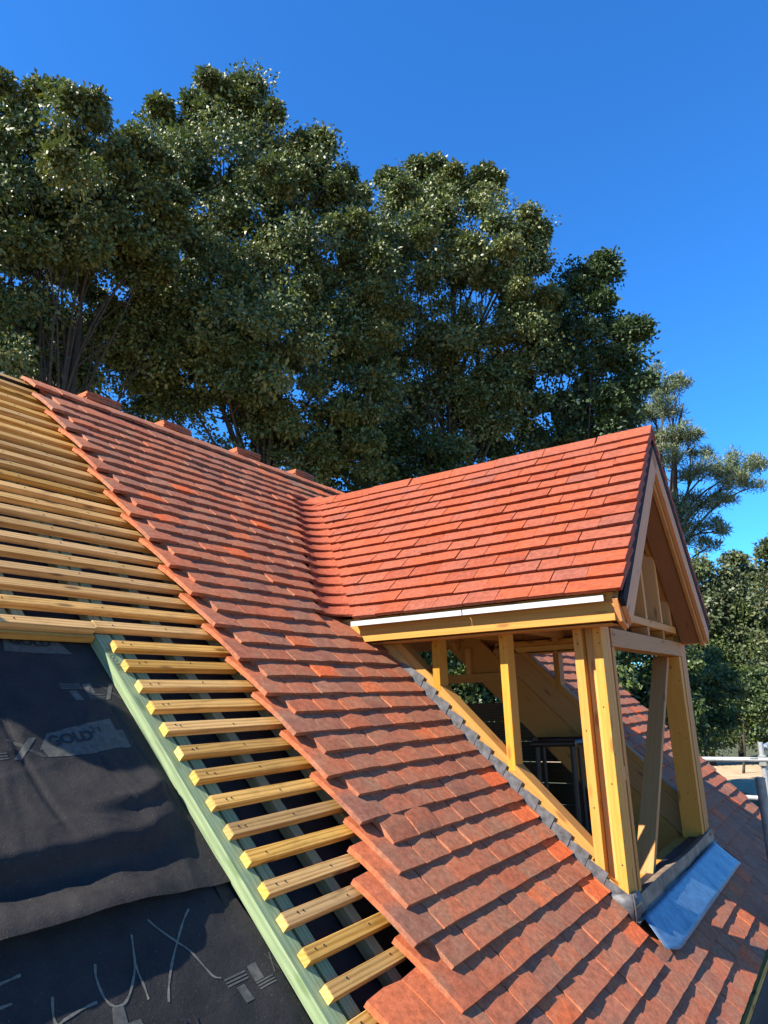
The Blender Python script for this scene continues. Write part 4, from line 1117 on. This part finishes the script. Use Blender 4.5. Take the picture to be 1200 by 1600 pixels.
b3 = px_blobs([(637, 285, 28), (675, 285, 26), (715, 305, 34), (752, 305, 32), (598, 318, 36), (650, 335, 50, -1), (735, 355, 55, -0.5), (800, 355, 32), (838, 362, 15), (825, 385, 22), (600, 390, 55), (680, 415, 66, -1.5), (770, 415, 52, -1), (820, 430, 30),
                (610, 470, 62, -0.5), (700, 500, 66, -1), (775, 480, 48, -1), (580, 550, 55), (660, 580, 66), (740, 570, 55), (600, 630, 56), (690, 650, 60), (650, 700, 50), (740, 660, 50), (580, 700, 46), (720, 720, 40), (830, 490, 40), (820, 540, 40), (800, 600, 46), (790, 660, 44), (600, 420, 50), (720, 440, 60)], 24.0)
p = far(665, 720, 24)
tree('tall_maple', 'round-topped maple standing behind the middle of the dormer ridge', 'tree', b3, (p.x, p.y), 0.30, L_MAPLE, 0.14, 0.09, 0.80, 0.68, 360, 0.5, 'broadleaf trees behind the roof', 0.32)
b4 = px_blobs([(882, 452, 34), (932, 438, 24), (945, 420, 12), (905, 490, 42), (945, 505, 34), (860, 510, 40), (965, 545, 30), (995, 520, 10), (985, 560, 22), (900, 560, 48, -0.5), (845, 570, 42), (800, 590, 34), (950, 600, 42), (992, 605, 24),
                (880, 630, 48), (820, 650, 46, -0.5), (930, 655, 46), (985, 650, 34), (770, 690, 44), (860, 700, 44), (940, 700, 40), (810, 720, 40)], 25.5)
p = far(850, 760, 25.5)
tree('dark_oak', 'dark green oak behind the right end of the dormer ridge', 'tree', b4, (p.x, p.y), 0.28, L_OAK, 0.16, 0.11, 0.80, 0.66, 230, 0.2, 'broadleaf trees behind the roof', 0.35)
# pine: flat pads of needles on level boughs
b5 = px_blobs([(1015, 600, 26), (1045, 612, 22), (1062, 606, 14), (1020, 640, 34), (1050, 645, 24), (1035, 685, 32), (1070, 682, 20), (1085, 688, 10), (1045, 720, 32), (1085, 735, 34), (1125, 730, 34), (1160, 740, 26), (1185, 732, 14), (1140, 760, 26), (1172, 762, 16),
                (1075, 775, 30), (1110, 790, 22), (1060, 800, 30), (1095, 826, 26), (1125, 832, 14), (1070, 850, 26), (1105, 858, 14), (1010, 700, 30), (1000, 655, 30), (1130, 785, 14)], 33.0)
p = far(1000, 900, 33)
tree('pine_tree', 'pine with flat blue-green pads of needles beside the gable', 'tree', b5, (p.x, p.y), 0.30, L_PINE, 0.24, 0.035, 0.9, 0.36, 60, -0.35, None, 0.45, 0.42, 0.2, 0.5)
FARS = [([(1105, 905, 34), (1085, 940, 38), (1125, 945, 40), (1100, 990, 42), (1080, 1020, 36), (1130, 1010, 36)], 44, 'rounded far tree just right of the gable board'),
        ([(1150, 900, 28), (1165, 925, 36), (1150, 960, 38), (1175, 990, 38), (1155, 1030, 36), (1190, 1050, 34)], 47, 'olive far tree at the right edge above the sandy path'),
        ([(1205, 870, 16), (1215, 900, 30), (1205, 940, 34), (1225, 980, 40), (1215, 1040, 44)], 43, 'far tree with narrow top cut by the right edge')]
for bl, dist, lab in FARS:
    bb = px_blobs(bl, dist); p = far(bl[0][0], 1130, dist)
    tree('far_tree', lab, 'tree', bb, (p.x, p.y), 0.14, L_FAR, 0.22, 0.15, 1.2, 0.9, 170, 0.35, 'far trees on the right', 0.3)
SHR = [([(1000, 1040, 40), (1040, 1050, 40), (1020, 1090, 42), (980, 1100, 40), (1050, 1110, 36)], 26, 'dark laurel bush seen through the dormer front'),
       ([(1095, 1060, 40), (1080, 1100, 36), (1120, 1090, 34), (1105, 1130, 30), (1070, 1140, 30)], 34, 'deep green bush right of the dormer corner'),
       ([(1150, 1095, 26), (1175, 1075, 26), (1160, 1125, 22), (1190, 1110, 24), (1135, 1120, 18)], 40, 'sunlit pale bush above the sandy path'),
       ([(640, 1050, 60), (700, 1040, 60), (760, 1050, 60), (680, 1110, 60), (740, 1130, 60), (600, 1000, 60), (690, 1080, 70), (725, 1065, 60), (660, 1090, 60), (710, 1020, 60), (770, 1090, 60), (640, 1000, 60), (820, 1060, 60), (880, 1040, 60), (930, 1060, 50)], 19, 'broad dark bush seen through the dormer side'),
       ([(560, 860, 60), (640, 870, 60), (480, 860, 60), (400, 800, 55), (300, 760, 55), (720, 860, 60), (800, 850, 60), (900, 830, 60), (980, 860, 50), (1040, 920, 45), (220, 700, 45)], 27, 'tall dark hedge tree low behind the roof ridge'),
       ([(1090, 1010, 44), (1130, 1040, 46), (1170, 1000, 46), (1110, 1090, 44), (1160, 1080, 46), (1200, 1040, 50), (1200, 1100, 46), (1130, 1140, 30), (1080, 1150, 34), (1110, 1135, 34), (1150, 1140, 28), (1180, 1135, 30)], 44, 'deep bank of dark bushes under the far trees at right'),
       ([(570, 700, 50), (530, 740, 46), (620, 720, 46), (680, 730, 40), (480, 720, 44), (600, 780, 50), (700, 780, 50)], 23, 'dark leafy bush showing just above where the two ridges meet')]
for bl, dist, lab in SHR:
    bb = px_blobs(bl, dist); p = far(bl[0][0], 1130, dist)
    tree('bush', lab, 'bush', bb, (p.x, p.y), 0.06, L_SHRUB, 0.15, 0.10, 1.2, 0.6, 150, 0.3, 'bushes behind the house', 0.2)
# far wood: one mass of foliage along the horizon
W0 = []; WR = []
for k in range(900):
    az = radians(random.uniform(-22, 105)); dist = random.uniform(58, 80)
    hgt = 5.5 + 2.5*sin(az*9) + 1.5*sin(az*23+1)
    if random.random() < 0.5: z = GZ + random.uniform(0.3, hgt)
    else: z = GZ + hgt*random.uniform(0.6, 1.0)
    W0.append((CAM.x+dist*cos(az), CAM.y+dist*sin(az), z)); WR.append(random.uniform(0.8, 1.7))
V, Q, T = leaves_mesh(np.array(W0), np.array(WR), 90, 0.40, 0.28, 0.3)
o = crown('far_wood', V, Q, T, L_FAR, None); tag(o, 'belt of far woodland foliage along the horizon', 'woodland', kind='stuff')
